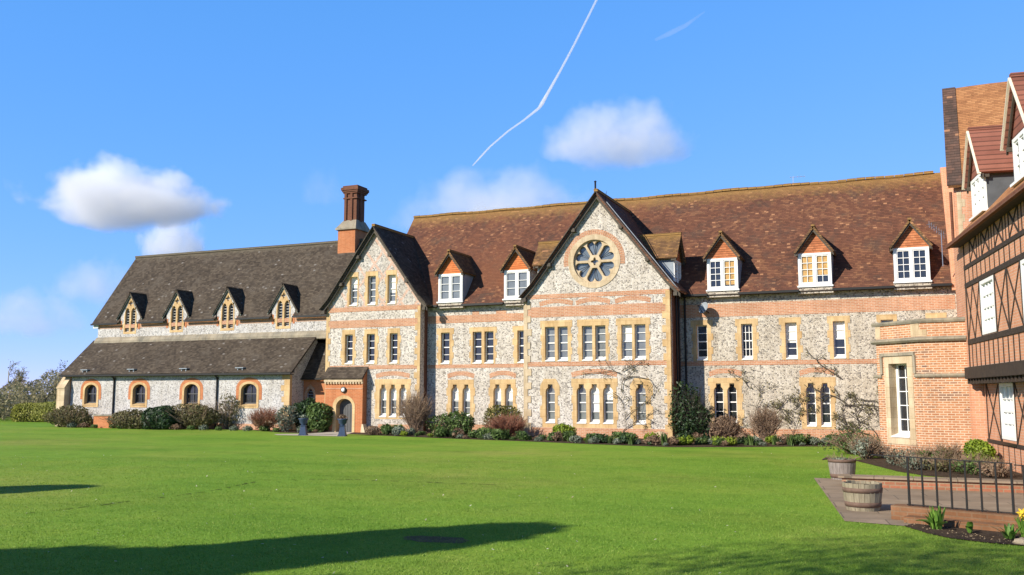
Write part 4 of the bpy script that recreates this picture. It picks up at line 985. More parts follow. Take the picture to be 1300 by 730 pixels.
def twig_polys(n, h, spread, rng, r0=.016, sub=4, droop=.0, base=.15):
    out = []
    for _ in range(n):
        az = rng.uniform(0, 2*math.pi); lean = rng.uniform(.05, 1)**.8*spread; hh = h*rng.uniform(.6, 1.03)*(1-.25*(lean/max(spread,.01))**2)
        b0 = np.array([math.cos(az)*base*rng.uniform(0,1), math.sin(az)*base*rng.uniform(0,1), 0])
        pts = [b0+np.array([math.cos(az)*lean*t**1.1, math.sin(az)*lean*t**1.1, hh*t-droop*t*t*hh])+rng.normal(size=3)*.03*h*t for t in np.linspace(0, 1, 5)]
        out.append((pts, np.linspace(r0, r0*.45, 5)))
        for _ in range(sub):
            i = rng.uniform(.35, .9)*4; j = int(i); p = pts[j]+(pts[j+1]-pts[j])*(i-j)
            d = (pts[4]-pts[0])/np.linalg.norm(pts[4]-pts[0])+rng.normal(size=3)*.5; d /= np.linalg.norm(d); d[2] = abs(d[2])*.8+.15
            L = h*rng.uniform(.15, .35)
            out.append(([p, p+d*L*.5+rng.normal(size=3)*.01, p+d*L+np.array([0,0,.03])], [r0*.55, r0*.45, r0*.3]))
    return out
def shrub(name, label, cat, loc, r, n, leaf, mat, seed, stem=None, stems=14, inner=.5, lump=.35, twigs=0, twig_h=None, twigmat=None, group=None, clumps=0, r0=.014, asp=.55):
    rng = np.random.default_rng(seed); o = thing(name, label, cat, loc, 0, group)
    if n:
        P, N = leaf_cloud(r, n, leaf, rng, inner, lump, clumps=clumps); raw('foliage', *leaf_quads(P, N, leaf, rng, asp), mat, o)
    if stems: raw('stems', *tubes(twig_polys(stems, 2*r[2]*.85, r[0]*.75, rng, .02, 3)), stem or M_BARK, o)
    if twigs: raw('twigs', *tubes(twig_polys(twigs, twig_h or 2*r[2], r[0], rng, r0, 5)), twigmat or M_TWIG, o)
    return o
M_BARK = m_plain('bark_grey', (.10,.085,.065), .9, .4, 8.0)
M_TWIG = m_leaf('twig_brown', [(.18,.12,.08), (.29,.20,.135), (.42,.30,.21)], .8, False)
M_TWIGR = m_leaf('twig_red', [(.18,.075,.05), (.29,.125,.08), (.42,.20,.12)], .8, False)
M_LDARK = m_leaf('leaf_dark', [(.010,.022,.010), (.022,.045,.018), (.045,.085,.03), (.09,.15,.05)], .45)
M_LMID = m_leaf('leaf_mid', [(.025,.045,.015), (.065,.11,.03), (.12,.19,.05), (.21,.28,.085)])
M_LOLIVE = m_leaf('leaf_olive', [(.05,.045,.02), (.11,.10,.042), (.18,.16,.065), (.26,.225,.10)])
M_LYEL = m_leaf('leaf_yellow', [(.10,.11,.02), (.21,.22,.04), (.32,.32,.065), (.42,.40,.11)])
M_LBROWN = m_leaf('leaf_brown', [(.09,.055,.035), (.19,.12,.075), (.30,.20,.13), (.42,.31,.21)], .8)
M_LGREY = m_leaf('leaf_grey', [(.07,.09,.06), (.14,.17,.12), (.24,.27,.20), (.40,.42,.34)])
M_LLIME = m_leaf('leaf_lime', [(.06,.10,.01), (.15,.22,.02), (.26,.34,.03), (.40,.45,.06)])
M_WOODL = m_leaf('woodland', [(.15,.13,.075), (.24,.21,.12), (.32,.28,.16), (.40,.35,.20)], .9)

# clipped hedge and the shrubs along the hall
def clipped(name, label, cat, loc, rx, ry, h, n, mat, seed, p=3.2):
    rng = np.random.default_rng(seed); o = thing(name, label, cat, loc)
    D = rng.normal(size=(n,3)); D /= (np.abs(D)**p).sum(1, keepdims=True)**(1/p)
    P = D*np.array([rx, ry, h*.62])*(rng.uniform(.86, 1.0, n)*(1+.05*np.sin(D[:,0]*5+D[:,1]*3)))[:,None]; P[:,2] += h*.40; P[:,2] = np.clip(P[:,2], .02, None)
    N = D/np.linalg.norm(D, axis=1, keepdims=True)+rng.normal(size=(n,3))*.5; N /= np.linalg.norm(N, axis=1, keepdims=True)
    raw('foliage', *leaf_quads(P, N, .10, rng), mat, o)
    raw('stems', *tubes(twig_polys(30, h*.8, rx*.8, rng, .025, 2, base=rx*.7)), M_BARK, o)
    return o
clipped('hedge', 'clipped yellow green hedge at the far left corner of the hall', 'hedge', (-60.6,51.0,0), 2.7, 1.5, 1.42, 9000, M_LYEL, 1)
shrub('shrub', 'spreading olive brown shrub in front of the hall buttress', 'shrub', (-48.6,43.0,0), (2.0,.8,.62), 3200, .085, M_LOLIVE, 2, twigs=60, twig_h=1.3)
shrub('shrub', 'low olive shrub spilling over the low brick planter', 'shrub', (-43.3,42.6,0), (1.7,.7,.54), 2600, .085, M_LOLIVE, 3, twigs=40, twig_h=1.1)
clipped('shrub', 'dark green clipped dome between two olive shrubs under the hall windows', 'shrub', (-41.0,42.7,0), 1.3, .9, 1.35, 4200, M_LDARK, 4, 2.3)
shrub('shrub', 'broad brown mound of a shrub below the third hall window', 'shrub', (-39.0,43.2,0), (1.75,.75,.76), 3600, .08, M_LOLIVE, 5, twigs=90, twig_h=1.65, lump=.2)
shrub('wall_shrub', 'thin leafy shrub trained up the wall beside the hall downpipe', 'shrub', (-37.1,43.95,0), (.95,.22,1.1), 520, .075, M_LOLIVE, 6, twigs=16, twig_h=2.1)
shrub('dogwood', 'reddish brown twiggy bush below the last hall window', 'shrub', (-33.5,42.8,0), (1.0,.6,.6), 700, .06, M_LBROWN, 7, twigs=230, twig_h=1.3, twigmat=M_TWIGR, stems=0)
shrub('shrub', 'thin grey green bush at the end corner of the hall', 'shrub', (-31.9,42.7,0), (.62,.5,.72), 700, .08, M_LGREY, 8, twigs=20, twig_h=1.4)
shrub('evergreen', 'tall dark evergreen in the shade behind the blue urn', 'shrub', (-31.3,43.6,0), (.85,.7,1.02), 2200, .10, M_LDARK, 9, lump=.5)
shrub('evergreen', 'bushy evergreen with pale leaves against the left side of the porch', 'shrub', (-29.95,42.95,0), (.72,.6,.80), 1900, .10, M_LMID, 10, lump=.4)
# low brick planter by the hall
pb = thing('brick_planter', 'low square orange brick planter with a stone coping beside the hall', 'planter', (-45.2,43.2,0))
MB().box(-46.5,-44.0,42.7,42.9,0,.74).box(-46.5,-46.3,42.901,43.9,0,.74).box(-44.2,-44.0,42.901,43.9,0,.74).build('wall', M_BRICKO, pb)
MB().box(-46.55,-43.95,42.65,42.95,.741,.80).box(-46.55,-46.25,42.951,43.9,.741,.80).box(-44.25,-43.95,42.951,43.9,.741,.80).build('coping', M_STONEG, pb)
MB().box(-46.3,-44.2,42.9,43.9,.1,.66).build('soil', M_SOIL, pb)
# along the wings
shrub('heather', 'small pinkish grey heather mound beside the porch', 'shrub', (-25.4,41.2,0), (.42,.35,.24), 800, .045, M_LBROWN, 12, stems=6)
shrub('shrub', 'small dark green bush right of the pinkish heather', 'shrub', (-24.6,41.3,0), (.36,.3,.30), 600, .07, M_LMID, 13, stems=6)
shrub('rose_bush', 'tall bare twiggy rose bush at the corner of the entrance wing', 'shrub', (-23.6,42.4,0), (.95,.5,1.05), 500, .06, M_LBROWN, 14, twigs=170, twig_h=2.3, twigmat=M_TWIG, stems=0)
shrub('shrub', 'loose dark green bush below the first pair of tall windows', 'shrub', (-21.4,42.6,0), (1.15,.6,.55), 2200, .085, M_LMID, 15, lump=.5, twigs=20, twig_h=1.1)
shrub('shrub', 'yellow green rounded shrub rising behind red stems', 'shrub', (-18.8,43.0,0), (1.05,.5,.84), 2600, .065, m_leaf('leaf_golden', [(.05,.05,.015), (.12,.12,.03), (.20,.19,.05), (.28,.26,.08)]), 16, lump=.25)
shrub('dogwood', 'rusty red stemmed dogwood in front of the yellow green shrub', 'shrub', (-18.0,41.5,0), (1.05,.6,.5), 600, .05, M_LBROWN, 17, twigs=300, twig_h=1.12, twigmat=M_TWIGR, stems=0)
shrub('shrub', 'small bright green bush below the single left window of the rose gable', 'shrub', (-14.8,40.8,0), (.52,.45,.36), 1300, .07, M_LLIME, 18, lump=.3, stems=8)
shrub('holly', 'tall dark green bush in the shaded corner right of the rose gable', 'shrub', (-9.15,42.7,0), (.95,.7,1.15), 3000, .075, M_LDARK, 19, lump=.6, inner=.3, twigs=60, twig_h=2.5, twigmat=M_BARK)
shrub('hydrangea', 'brown dried hydrangea below the first dark window pair', 'shrub', (-7.55,42.3,0), (.66,.5,.52), 1300, .07, M_LBROWN, 20, twigs=120, twig_h=1.08, stems=0)
shrub('rose_bush', 'brown bare bush with upright twigs against the climber covered wall', 'shrub', (-5.8,42.2,0), (.72,.45,.7), 700, .05, M_LBROWN, 21, twigs=190, twig_h=1.5, stems=0)
lg = thing('dry_stems', 'heap of dry cut stems at the foot of the tall dark bush', 'stems', (-9.0,39.6,0))
rng = np.random.default_rng(22); pl = []
for i in range(70):
    p = np.array([rng.normal()*.35, rng.normal()*.3, abs(rng.normal())*.08+.03]); d = np.array([rng.uniform(.3,1), rng.normal()*.4, rng.uniform(0,.5)]); d /= np.linalg.norm(d)
    pl.append(([p-d*.35, p+rng.normal(size=3)*.02, p+d*.35], [.018,.02,.012]))
V_, F_ = tubes(pl); V_[:,2] = np.maximum(V_[:,2], .01); raw('stems', V_, F_, M_TWIG, lg)
st = thing('boulder', 'pale rounded stone at the right corner of the rose gable', 'stone', (-10.3,41.2,0))
MB(TR((-10.3,41.2,.15))).blob((0,0,0), (.32,.28,.25), 5, .12).build('stone', M_STONEP, st, True)
# greyish scrub round the brick bay
shrub('scrub', 'soft grey green scrub spreading left of the brick bay', 'shrub', (-1.75,34.6,0), (.85,1.3,.36), 1500, .045, M_LMID, 30, lump=.6, inner=.2, twigs=120, twig_h=.75)
shrub('scrub', 'leafy grey green scrub at the left foot of the brick bay', 'shrub', (-1.25,32.4,0), (.6,.7,.36), 1300, .045, M_LGREY, 31, lump=.6, inner=.2, twigs=90, twig_h=.75)
for i, (x, y, r_, h, m, l) in enumerate([(-.2,29.6,.45,.5,M_LGREY,'pale grey green plant at the left end of the bay border'), (.45,30.0,.45,.58,M_LMID,'mid green scrubby plant in the middle of the bay border'),
    (1.1,30.2,.4,.66,M_LOLIVE,'olive twiggy plant against the right face of the bay'), (.2,28.3,.42,.42,M_LGREY,'low silvery plant at the front of the bay border'), (.95,27.8,.45,.42,M_LOLIVE,'low olive plant behind the railing'),
    (1.55,27.2,.45,.5,M_LMID,'dark green plant behind the railing near the timbered wall'), (2.0,26.5,.35,.42,M_LBROWN,'brown dead clump at the right end of the bay border')]):
    shrub('scrub', l, 'shrub', (x,y,0), (r_*1.15,r_*.9,h*.45), 750, .042, m, 40+i, lump=.7, inner=.2, twigs=60, twig_h=h*1.15, stems=4, r0=.008)
shrub('euphorbia', 'bright yellow green euphorbia at the foot of the timbered wall', 'shrub', (1.85,29.6,0), (.42,.38,.40), 2400, .06, M_LLIME, 50, lump=.3, stems=10)

# low plants of the long border: a few kinds, copied along its front
def strap_plant(name, label, h, n, mat, seed, w=.018, spread=.5, group=None):
    rng = np.random.default_rng(seed); V, F = [], []
    for i in range(n):
        az = rng.uniform(0, 2*math.pi); ln = h*rng.uniform(.6, 1.15); out = spread*rng.uniform(.15, 1); side = np.array([-math.sin(az), math.cos(az), 0])*w*rng.uniform(.7, 1.3)
        b = np.array([rng.normal()*.05, rng.normal()*.05, 0]); b0 = len(V)
        for j, t in enumerate((0, .35, .7, 1)):
            p = b+np.array([math.cos(az)*out*ln*t**1.4, math.sin(az)*out*ln*t**1.4, ln*(t-.35*out*t*t)]); k = (.7, 1, .8, .08)[j]
            V += [p-side*k, p+side*k]
        F += [(b0+2*j, b0+2*j+1, b0+2*j+3, b0+2*j+2) for j in range(3)]
    o = raw(name, V, F, mat); return tag(o, label, 'plant', group)
def tuft(name, label, r, n, leaf, mat, seed, group=None):
    rng = np.random.default_rng(seed); P, N = leaf_cloud((r, r*.9, r*.6), n, leaf, rng, .3, .5)
    o = raw(name, *leaf_quads(P, N, leaf, rng), mat); return tag(o, label, 'plant', group)
GB = 'low plants along the long border'
protos = [strap_plant('strap_leaf_plant', 'low clump of upright green strap leaves in the long border', .34, 60, M_LMID, 60, group=GB),
          tuft('silver_plant', 'low silvery leaved mound in the long border', .26, 420, .05, M_LGREY, 61, GB),
          tuft('green_plant', 'low mid green leafy mound in the long border', .28, 420, .055, M_LMID, 62, GB),
          tuft('lime_plant', 'low yellowish green mound in the long border', .22, 340, .05, M_LLIME, 63, GB),
          tuft('brown_plant', 'low brown withered clump in the long border', .25, 380, .045, M_LBROWN, 64, GB),
          tuft('dark_plant', 'low dark leaved clump in the long border', .30, 380, .06, M_LDARK, 65, GB)]
edge = [(-31.2,41.9),(-24.8,41.0),(-21.1,39.9),(-18.5,39.2),(-16.0,38.8),(-12.5,37.8),(-8.9,37.0),(-6.5,38.0),(-4.4,39.2),(-2.2,40.4)]
used = [False]*6; rnd = random.Random(7)
def on_edge(u):
    k = u*(len(edge)-1); i = min(int(k), len(edge)-2); f = k-i
    return edge[i][0]+(edge[i+1][0]-edge[i][0])*f, edge[i][1]+(edge[i+1][1]-edge[i][1])*f
for i in range(165):
    u = (i+rnd.random())/165; x, y = on_edge(u)
    if -28.9 < x < -26.0: continue
    y += abs(rnd.gauss(0, 1.1))
    if y > 42.2 and x > -17.5: y = 41.6
    k = rnd.choices(range(6), (4, 3, 4, 2, 3, 2))[0]
    o = protos[k]
    if used[k]: o = o.copy(); COL.objects.link(o)
    used[k] = True
    s = rnd.uniform(.35, 1.0)**1.3*1.45; o.location = (x, y, 0); o.scale = (s, s, s*rnd.uniform(.8, 1.2)); o.rotation_euler = (0, 0, rnd.uniform(0, 6.28))
# small clumps along the hall
GH = 'small plants at the foot of the hall'
for i in range(16):
    k = rnd.choice((1, 2, 4)); o = protos[k].copy(); COL.objects.link(o); o['group'] = GH
    o['label'] = ('low silvery mound at the foot of the hall', 'low green mound at the foot of the hall', '', 'low brown clump at the foot of the hall')[k-1]
    o.location = (-48.0+i*1.05, 42.4+rnd.uniform(-.2, .3), 0); s = rnd.uniform(.6, 1.2); o.scale = (s, s, s)

# climbers: woody stems on the wall
def climber(label, x, y, mains, seed, r=.035, leafm=None, nleaf=120):
    rng = np.random.default_rng(seed); o = thing('climber', label, 'climber', (x, y, 0)); pl = []; tips = []
    def grow(p, d, L, rad, depth):
        n = max(3, int(L/.18)); pts = [p]; dd = np.array(d, float)
        for i in range(n):
            dd += rng.normal(size=2)*.28; dd /= np.linalg.norm(dd); q = pts[-1]+dd*L/n; q[1] = max(q[1], .02); pts.append(q)
        P3 = [(q[0], -rng.uniform(0, .03)-.03, q[1]) for q in pts]
        pl.append((P3, np.linspace(rad, rad*.45, n+1))); tips.extend(P3[n//2:])
        if depth > 0:
            for _ in range(int(2+L*2.4)):
                i = rng.integers(1, n); a = rng.uniform(.4, 1.3)*rng.choice((-1, 1)); c, s_ = math.cos(a), math.sin(a); t = pts[i+1]-pts[i]; t = t/np.linalg.norm(t)
                grow(pts[i].copy(), (t[0]*c-t[1]*s_, t[0]*s_+t[1]*c+.1), L*rng.uniform(.25, .5), rad*.5, depth-1)
    for (dx, z, ddx, ddz, L) in mains: grow(np.array([dx, z], float), (ddx, ddz), L, r, 2)
    raw('stem', *tubes(pl, 4), M_BARK, o)
    if nleaf:
        T = np.array(tips)[rng.integers(0, len(tips), nleaf)]+rng.normal(size=(nleaf,3))*np.array([.06,.02,.06]); T[:,1] = np.minimum(T[:,1], -.02)
        N = np.tile([0.,-1.,0.3], (nleaf,1))+rng.normal(size=(nleaf,3))*.4; N /= np.linalg.norm(N, axis=1, keepdims=True)
        raw('foliage', *leaf_quads(T, N, .05, rng), leafm or M_LOLIVE, o)
    return o
climber('bare climber with an upright stem between the windows of the rose gable', -12.45, 42.66, [(0,0,.0,1,2.3),(-.05,2.2,-.3,1,1.2),(-.1,3.1,-1,.15,1.9),(.1,2.8,.9,.5,1.9),(.05,1.4,.4,1,1.2),(.1,.9,.6,.9,1.4),(.0,3.2,.9,.1,1.3)], 70, .02)
climber('spreading bare climber beside the first dark window pair', -6.6, 44.46, [(0,0,-.1,1,2.6),(.3,.3,.5,1,2.2),(-.2,2.4,-.8,.7,1.0),(.4,1.5,1,.25,1.8)], 71, .018, nleaf=260)
climber('thick stemmed climber right of the last dark window pair', -2.45, 44.46, [(0,0,.15,.9,1.6),(.1,1.5,-.4,.9,1.7),(-.1,1.6,.7,.7,1.6),(.0,.3,1,.15,1.6),(-.2,2.8,-.9,.4,1.6)], 72, .03, nleaf=160)
climber('tangled climber next to the brick bay', -1.15, 44.46, [(0,0,-.1,1,2.2),(.05,1.2,.5,.8,1.0),(-.1,1.8,-1,.2,1.1),(-.4,.3,-1,.1,1.3)], 73, .024, nleaf=240)
climber('thin climber below the blank stretch between the dark window pairs', -5.0, 44.46, [(0,0,.3,1,1.8),(.2,1.4,.9,.4,1.0),(.1,.8,-.6,.8,1.0)], 74, .016, nleaf=200)

# ------------------------------------------------------------------ woodland edge at the far left
def bare_tree(name, label, loc, h, seed, twig=.03, mat=None, group=None, depth=4, cat='tree', leafmat=None, nleaf=0, leaf=.16):
    rng = np.random.default_rng(seed); o = thing(name, label, cat, loc, 0, group); tr, cr, tips = [], [], []
    def grow(p, d, L, r, k):
        n = 4; pts = [p]; dd = d.copy()
        for i in range(n):
            dd = dd+rng.normal(size=3)*.16+np.array([0,0,.05]); dd /= np.linalg.norm(dd); pts.append(pts[-1]+dd*L/n)
        (tr if k == depth else cr).append((pts, np.linspace(r, r*.62, n+1)))
        if k == 0: tips.extend(pts[1:]); return
        for j in range(3 if k > 1 else 5):
            i = rng.integers(1, n+1) if j else n; a = rng.normal(size=3); a -= dd*a.dot(dd); a /= np.linalg.norm(a)+1e-9
            nd = dd*rng.uniform(.55, .9)+a*rng.uniform(.45, .8); nd /= np.linalg.norm(nd)
            grow(pts[i], nd, L*rng.uniform(.58, .8), max(r*.58, twig*.4), k-1)
    grow(np.zeros(3), np.array([0,0,1.]), h*.34, h*.028, depth)
    raw('trunk', *tubes(tr, 7), M_BARK, o)
    c = raw('crown', *tubes(cr, 3), mat or M_TWIG, o)
    if nleaf:
        T = np.array(tips)[rng.integers(0, len(tips), nleaf)]+rng.normal(size=(nleaf,3))*.12; N = rng.normal(size=(nleaf,3)); N /= np.linalg.norm(N, axis=1, keepdims=True)
        raw('foliage', *leaf_quads(T, N, leaf, rng), leafmat or M_WOODL, o)
    return o
GT = 'trees of the far wood'
tl_ = ['pale spreading bare tree at the left edge of the far wood', 'bare tree with a rounded olive crown in the far wood', 'slim grey tree between two rounded ones in the far wood', 'dark tall bare tree near the hedge in the far wood',
       'broad brown tree behind the clipped hedge', 'thin pale birch like tree behind the clipped hedge', 'dense olive tree beside the hall gable', 'tall airy bare tree next to the hall buttress', 'low dark thorn tree at the wood edge', 'small twiggy tree right of the dark thorn']
pxs = [(-72.5,49.5,5.0), (-69.0,51.5,4.2), (-74.5,58.0,4.8), (-71.5,58.5,5.4), (-69.5,59.5,4.8), (-65.8,55.0,4.6), (-70.0,63.0,5.2), (-67.0,61.5,5.3), (-76.0,53.5,4.4), (-66.5,57.8,4.3)]
for i, ((x, y, h), l) in enumerate(zip(pxs, tl_)):
    bare_tree('bare_tree', l, (x, y, 0), h*1.18, 100+i, .03, [M_TWIG, M_WOODL][i % 2], GT, 4, nleaf=(160, 700, 260)[i % 3], leaf=.09)
rng = np.random.default_rng(5); n = 70000
u = rng.uniform(0, 1, n); az = R(-78)+u*R(44); dist = 82+rng.uniform(0, 22, n)+2*np.sin(u*40)
hh = (2.9+.55*np.sin(u*61)+.4*np.sin(u*147+1)+.3*np.sin(u*23))*(.9+.012*(dist-82))
P = np.stack([np.sin(az)*dist, np.cos(az)*dist, rng.uniform(0, 1, n)**.8*hh], 1); N = rng.normal(size=(n,3)); N /= np.linalg.norm(N, axis=1, keepdims=True)
tag(raw('woodland', *leaf_quads(P, N, .15, rng, .4), M_WOODL), 'brown olive wood edge behind the lawn on the left', 'wood', kind='stuff')

# trees outside the frame on the left; their shade lies on the lawn
def shade_tree(label, x, y, h, rx, seed, blunt=2.6):
    o = thing('yew_tree', label, 'tree', (x, y, 0)); rng = np.random.default_rng(seed)
    D = rng.normal(size=(14000,3)); D /= (np.abs(D)**blunt).sum(1, keepdims=True)**(1/blunt)
    P = D*np.array([rx, rx, h*.46])*(rng.uniform(.2, 1, 14000)**.45*(1+.12*lumps_noise(D, rng, 14)))[:,None]+np.array([0, 0, h*.52]); N = rng.normal(size=(14000,3)); N /= np.linalg.norm(N, axis=1, keepdims=True)
    raw('crown', *leaf_quads(P, N, .22, rng, .8), M_LDARK, o)
    MB(TR((x, y, 0))).tube([(0,0,0),(0.05,0,h*.4),(0,0.05,h*.8)], [h*.04, h*.03, h*.012]).build('trunk', M_BARK, o)
cot = 1/math.tan(R(SUN_EL)); sdir = np.array([math.sin(R(SUN_AZ)), math.cos(R(SUN_AZ))])
for l, tipx, tipy, h, rx in (('rounded dark yew beside the lawn, nearest the camera', -5.6, 13.85, 11.0, 1.15), ('dark yew beside the lawn behind the nearest one', -6.0, 8.95, 9.0, 1.0), ('narrow dark yew far along the lawn side', -17.6, 15.7, 9.0, 1.0), ('broad dark yew at the end of the lawn side', -9.9, 9.1, 10.0, 1.6)):
    b = np.array([tipx, tipy])-sdir*cot*(h*.97); shade_tree(l, float(b[0]), float(b[1]), h, rx, int(h*10+rx*7))

# ------------------------------------------------------------------ paved corner: barrels, walls, railing
# a loosely leaved tree behind the camera: its thin shade falls on the lawn in front of the soil bed
b = np.array([-.1, 12.0])-sdir*cot*9.5; rng = np.random.default_rng(141); o = thing('ash_tree', 'loosely leaved tree standing behind the camera', 'tree', (float(b[0]), float(b[1]), 0))
P, N = leaf_cloud((2.9,2.9,2.8), 6500, .05, rng, .05, .4); P[:,2] += 6.4; raw('crown', *leaf_quads(P, N, .055, rng, .8), M_LMID, o)
MB(TR((float(b[0]), float(b[1]), 0))).tube([(0,0,0),(.1,0,4),(.0,.1,8.5)], [.2,.15,.05]).build('trunk', M_BARK, o)
def barrel(label, x, y, r0, r1, h, hoops, wood, hoopm, seed, soil_z=.88):
    o = thing('barrel_planter', label, 'planter', (x, y, 0)); n = 22; rnd = random.Random(seed)
    prof = [(r0, .0), (r0+(r1-r0)*.35+.012, h*.33), (r0+(r1-r0)*.7+.012, h*.66), (r1, h)]
    m = MB(TR((x, y, 0)))
    for k in range(n):
        a0, a1 = 2*math.pi*(k+.03)/n, 2*math.pi*(k+.97)/n; j = rnd.uniform(-.004, .004); dz = rnd.uniform(-.012, .006); vs = []
        for r_, z in prof:
            for a in (a0, a1):
                for t in (0, -.028): vs.append(((r_+j+t)*math.cos(a), (r_+j+t)*math.sin(a), z+(dz if z == h else 0)))
        fs = []
        for i in range(3):
            b = i*4; c = b+4
            fs += [(b, b+2, c+2, c), (b+1, c+1, c+3, b+3), (b, c, c+1, b+1), (b+2, b+3, c+3, c+2)]
        fs += [(12, 14, 15, 13), (0, 1, 3, 2)]; m.add(vs, fs)
    m.build('staves', wood, o)
    for z, w in hoops:
        rr = lambda q: r0+(r1-r0)*q/h+.016
        MB(TR((x, y, 0))).lathe((0,0,0), [(rr(z-w/2)-.02, z-w/2), (rr(z-w/2), z-w/2), (rr(z+w/2), z+w/2), (rr(z+w/2)-.02, z+w/2)], 44).build('hoop', hoopm, o, True)
    MB(TR((x, y, 0))).lathe((0,0,0), [(r0-.03, .05), (r1-.045, h*soil_z), (r1*.6, h*(soil_z+.03))], 24).build('soil', M_SOIL, o)
    return o
def m_wood(name, c1, c2):
    t = NT(name); p = t.obj(); a = t.noise(t.scale(p, (9, 9, 1.2)), 3.0, 6.0, .7); b = t.noise(p, 2.0)
    col = t.mix(.5, t.ramp(a, [(.3, c2), (.65, c1)]), t.ramp(b, [(.3, (.6,.6,.6)), (.6, (1,1,1))]), 'MULTIPLY')
    return t.out(col, .8, a, .5, .01, .2)
M_OAK = m_wood('oak_weathered', (.34,.29,.20), (.20,.165,.11)); M_OAKG = m_wood('oak_grey', (.33,.28,.25), (.19,.155,.135))
M_RUST = m_plain('hoop_rust', (.17,.105,.075), .75, .35, 14.0); 
barrel('weathered half barrel with two broad rusty hoops at the front of the paving', -.80, 18.15, .285, .345, .50, [(.12,.085),(.37,.085)], M_OAK, M_RUST, 1)
b1 = barrel('greyish half barrel with dry twigs at the far corner of the paving', -1.52, 24.35, .26, .325, .50, [(.10,.09),(.465,.07)], M_OAKG, M_RUST, 2, .9)
rng = np.random.default_rng(81); o = thing('dead_plant', 'dry twigs and leaves lying in the greyish half barrel', 'plant', (-1.52, 24.35, .44))
pl = twig_polys(22, .2, .34, rng, .008, 3); raw('twigs', *tubes(pl), M_TWIG, o)
P, N = leaf_cloud((.26,.26,.04), 300, .03, rng, .1, .2); raw('foliage', *leaf_quads(P, N, .035, rng), M_LGREY, o)
MB(TR((-1.52, 24.35, .44))).tube([(-.2,0,.03),(-.36,-.02,.07),(-.46,-.02,.03)], [.02,.035,.015], 7).build('dead_stem', M_DARK, o)
M_BRICKK = m_brick('brick_brown', (.27,.135,.07), (.22,.105,.052), (.24,.15,.09), dirt=.85)
M_BRICKP = m_brick('brick_mossy', (.42,.17,.10), (.30,.14,.08), (.34,.26,.17), dirt=.75)
rwall = thing('retaining_wall', 'low mossy red brick wall with stone coping behind the paved path', 'wall', (1.5, 22.6, 0))
MB().box(-1.42, 8, 22.5, 22.8, 0, .20).build('brickwork', M_BRICKP, rwall)
c = MB(); x = -1.5; rnd = random.Random(3)
while x < 8:
    w_ = rnd.uniform(.7, 1.0); c.box(x, x+w_-.012, 22.44, 22.98, .201, .245+rnd.uniform(-.004, .004)); x += w_
c.build('coping', M_FLAG, rwall)
ground('side_lawn', [(-1.4,22.99),(8,22.99),(8,25.3),(-.2,25.3),(-.8,24.8)], .012, M_LAWN)
kw = thing('kerb_wall', 'stepped brown brick kerb carrying the iron railing', 'wall', (.6, 16.7, 0))
kd = math.atan2(-.37, .93)
KW = Tm(-.26, 17.10, 0, kd)
MB(KW).box(0, 7, -.14, .16, 0, .24).build('upper_kerb', M_BRICKK, kw)
MB(KW).box(.32, 7, -.42, -.141, 0, .11).build('lower_kerb', M_BRICKK, kw)
rl = thing('railing', 'black iron railing with slender uprights on the brick kerb', 'railing', (-.03, 17.0, .24))
for i in range(8):
    x = .26+i*.228; MB(KW).bar((x, 0, .2), (x, 0, 1.04-.004*i), .026 if 0 < i < 7 else .032).build('upright', M_IRON, rl)
MB(KW).bar((-.36, 0, 1.055), (1.87, 0, 1.02), .045, .014).build('top_rail', M_IRON, rl)
MB(KW).bar((.22, 0, .262), (1.9, 0, .262), .04, .012).build('bottom_rail', M_IRON, rl)
MB(KW).bar((-.36, 0, 1.05), (-.36, 0, .24), .026).build('upright', M_IRON, rl) if False else None
MB(KW).bar((1.9, .0, 1.0), (4.2, .55, .92), .045, .014).build('top_rail', M_IRON, rl)
for i in range(9):
    x = 2.02+i*.16; y = (x-1.9)*.24; MB(KW).bar((x, y, .02), (x, y, .995-.03*(x-1.9)), .024).build('upright', M_IRON, rl)
# planting and stones of the small soil bed
tp = thing('broad_leaf_plant', 'clump of fresh green broad leaves in the soil bed by the kerb', 'plant', (.36, 16.0, 0))
def blades(n, h, w, spread, seed, curve=.5):
    rng = np.random.default_rng(seed); V, F = [], []
    for i in range(n):
        az = rng.uniform(0, 2*math.pi); L = h*rng.uniform(.65, 1.1); out = spread*rng.uniform(.1, 1); s = np.array([-math.sin(az), math.cos(az), 0])*w*rng.uniform(.7, 1.2); b0 = len(V)
        b = np.array([math.cos(az), math.sin(az), 0])*rng.uniform(0, .08)
        for t, k in ((0,.5),(.2,.85),(.45,1),(.7,.85),(.9,.45),(1,.05)):
            p = b+np.array([math.cos(az)*out*L*t**1.5, math.sin(az)*out*L*t**1.5, L*(t-curve*out*t*t)+.01]); V += [p-s*k+np.array([0,0,.006]), p, p+s*k+np.array([0,0,.006])]
        for j in range(5):
            a = b0+3*j; F += [(a, a+1, a+4, a+3), (a+1, a+2, a+5, a+4)]
    return V, F
M_TUFT = m_leaf('leaf_fresh', [(.06,.13,.02), (.11,.22,.03), (.18,.32,.05), (.26,.40,.08)], .45)
raw('upright_leaves', *blades(46, .36, .024, .35, 82), M_TUFT, tp); raw('broad_leaves', *blades(16, .30, .055, 1.0, 83, .75), M_TUFT, tp)
o = tag(raw('low_leaf_plant', *blades(5, .26, .045, 1.0, 84, .8), M_TUFT), 'few flat green leaves lying on the soil bed', 'plant'); o.location = (.80, 15.75, .01)
o = tag(raw('low_leaf_plant', *blades(16, .24, .03, .9, 85, .6), M_TUFT), 'green leaf tuft in the soil bed left of the yellow flowers', 'plant'); o.location = (1.28, 15.30, .01)
o = thing('daffodil', 'clump of yellow daffodils at the right end of the soil bed', 'flower', (1.50, 15.35, 0))
raw('leaves', *blades(40, .36, .014, .4, 86), M_TUFT, o)
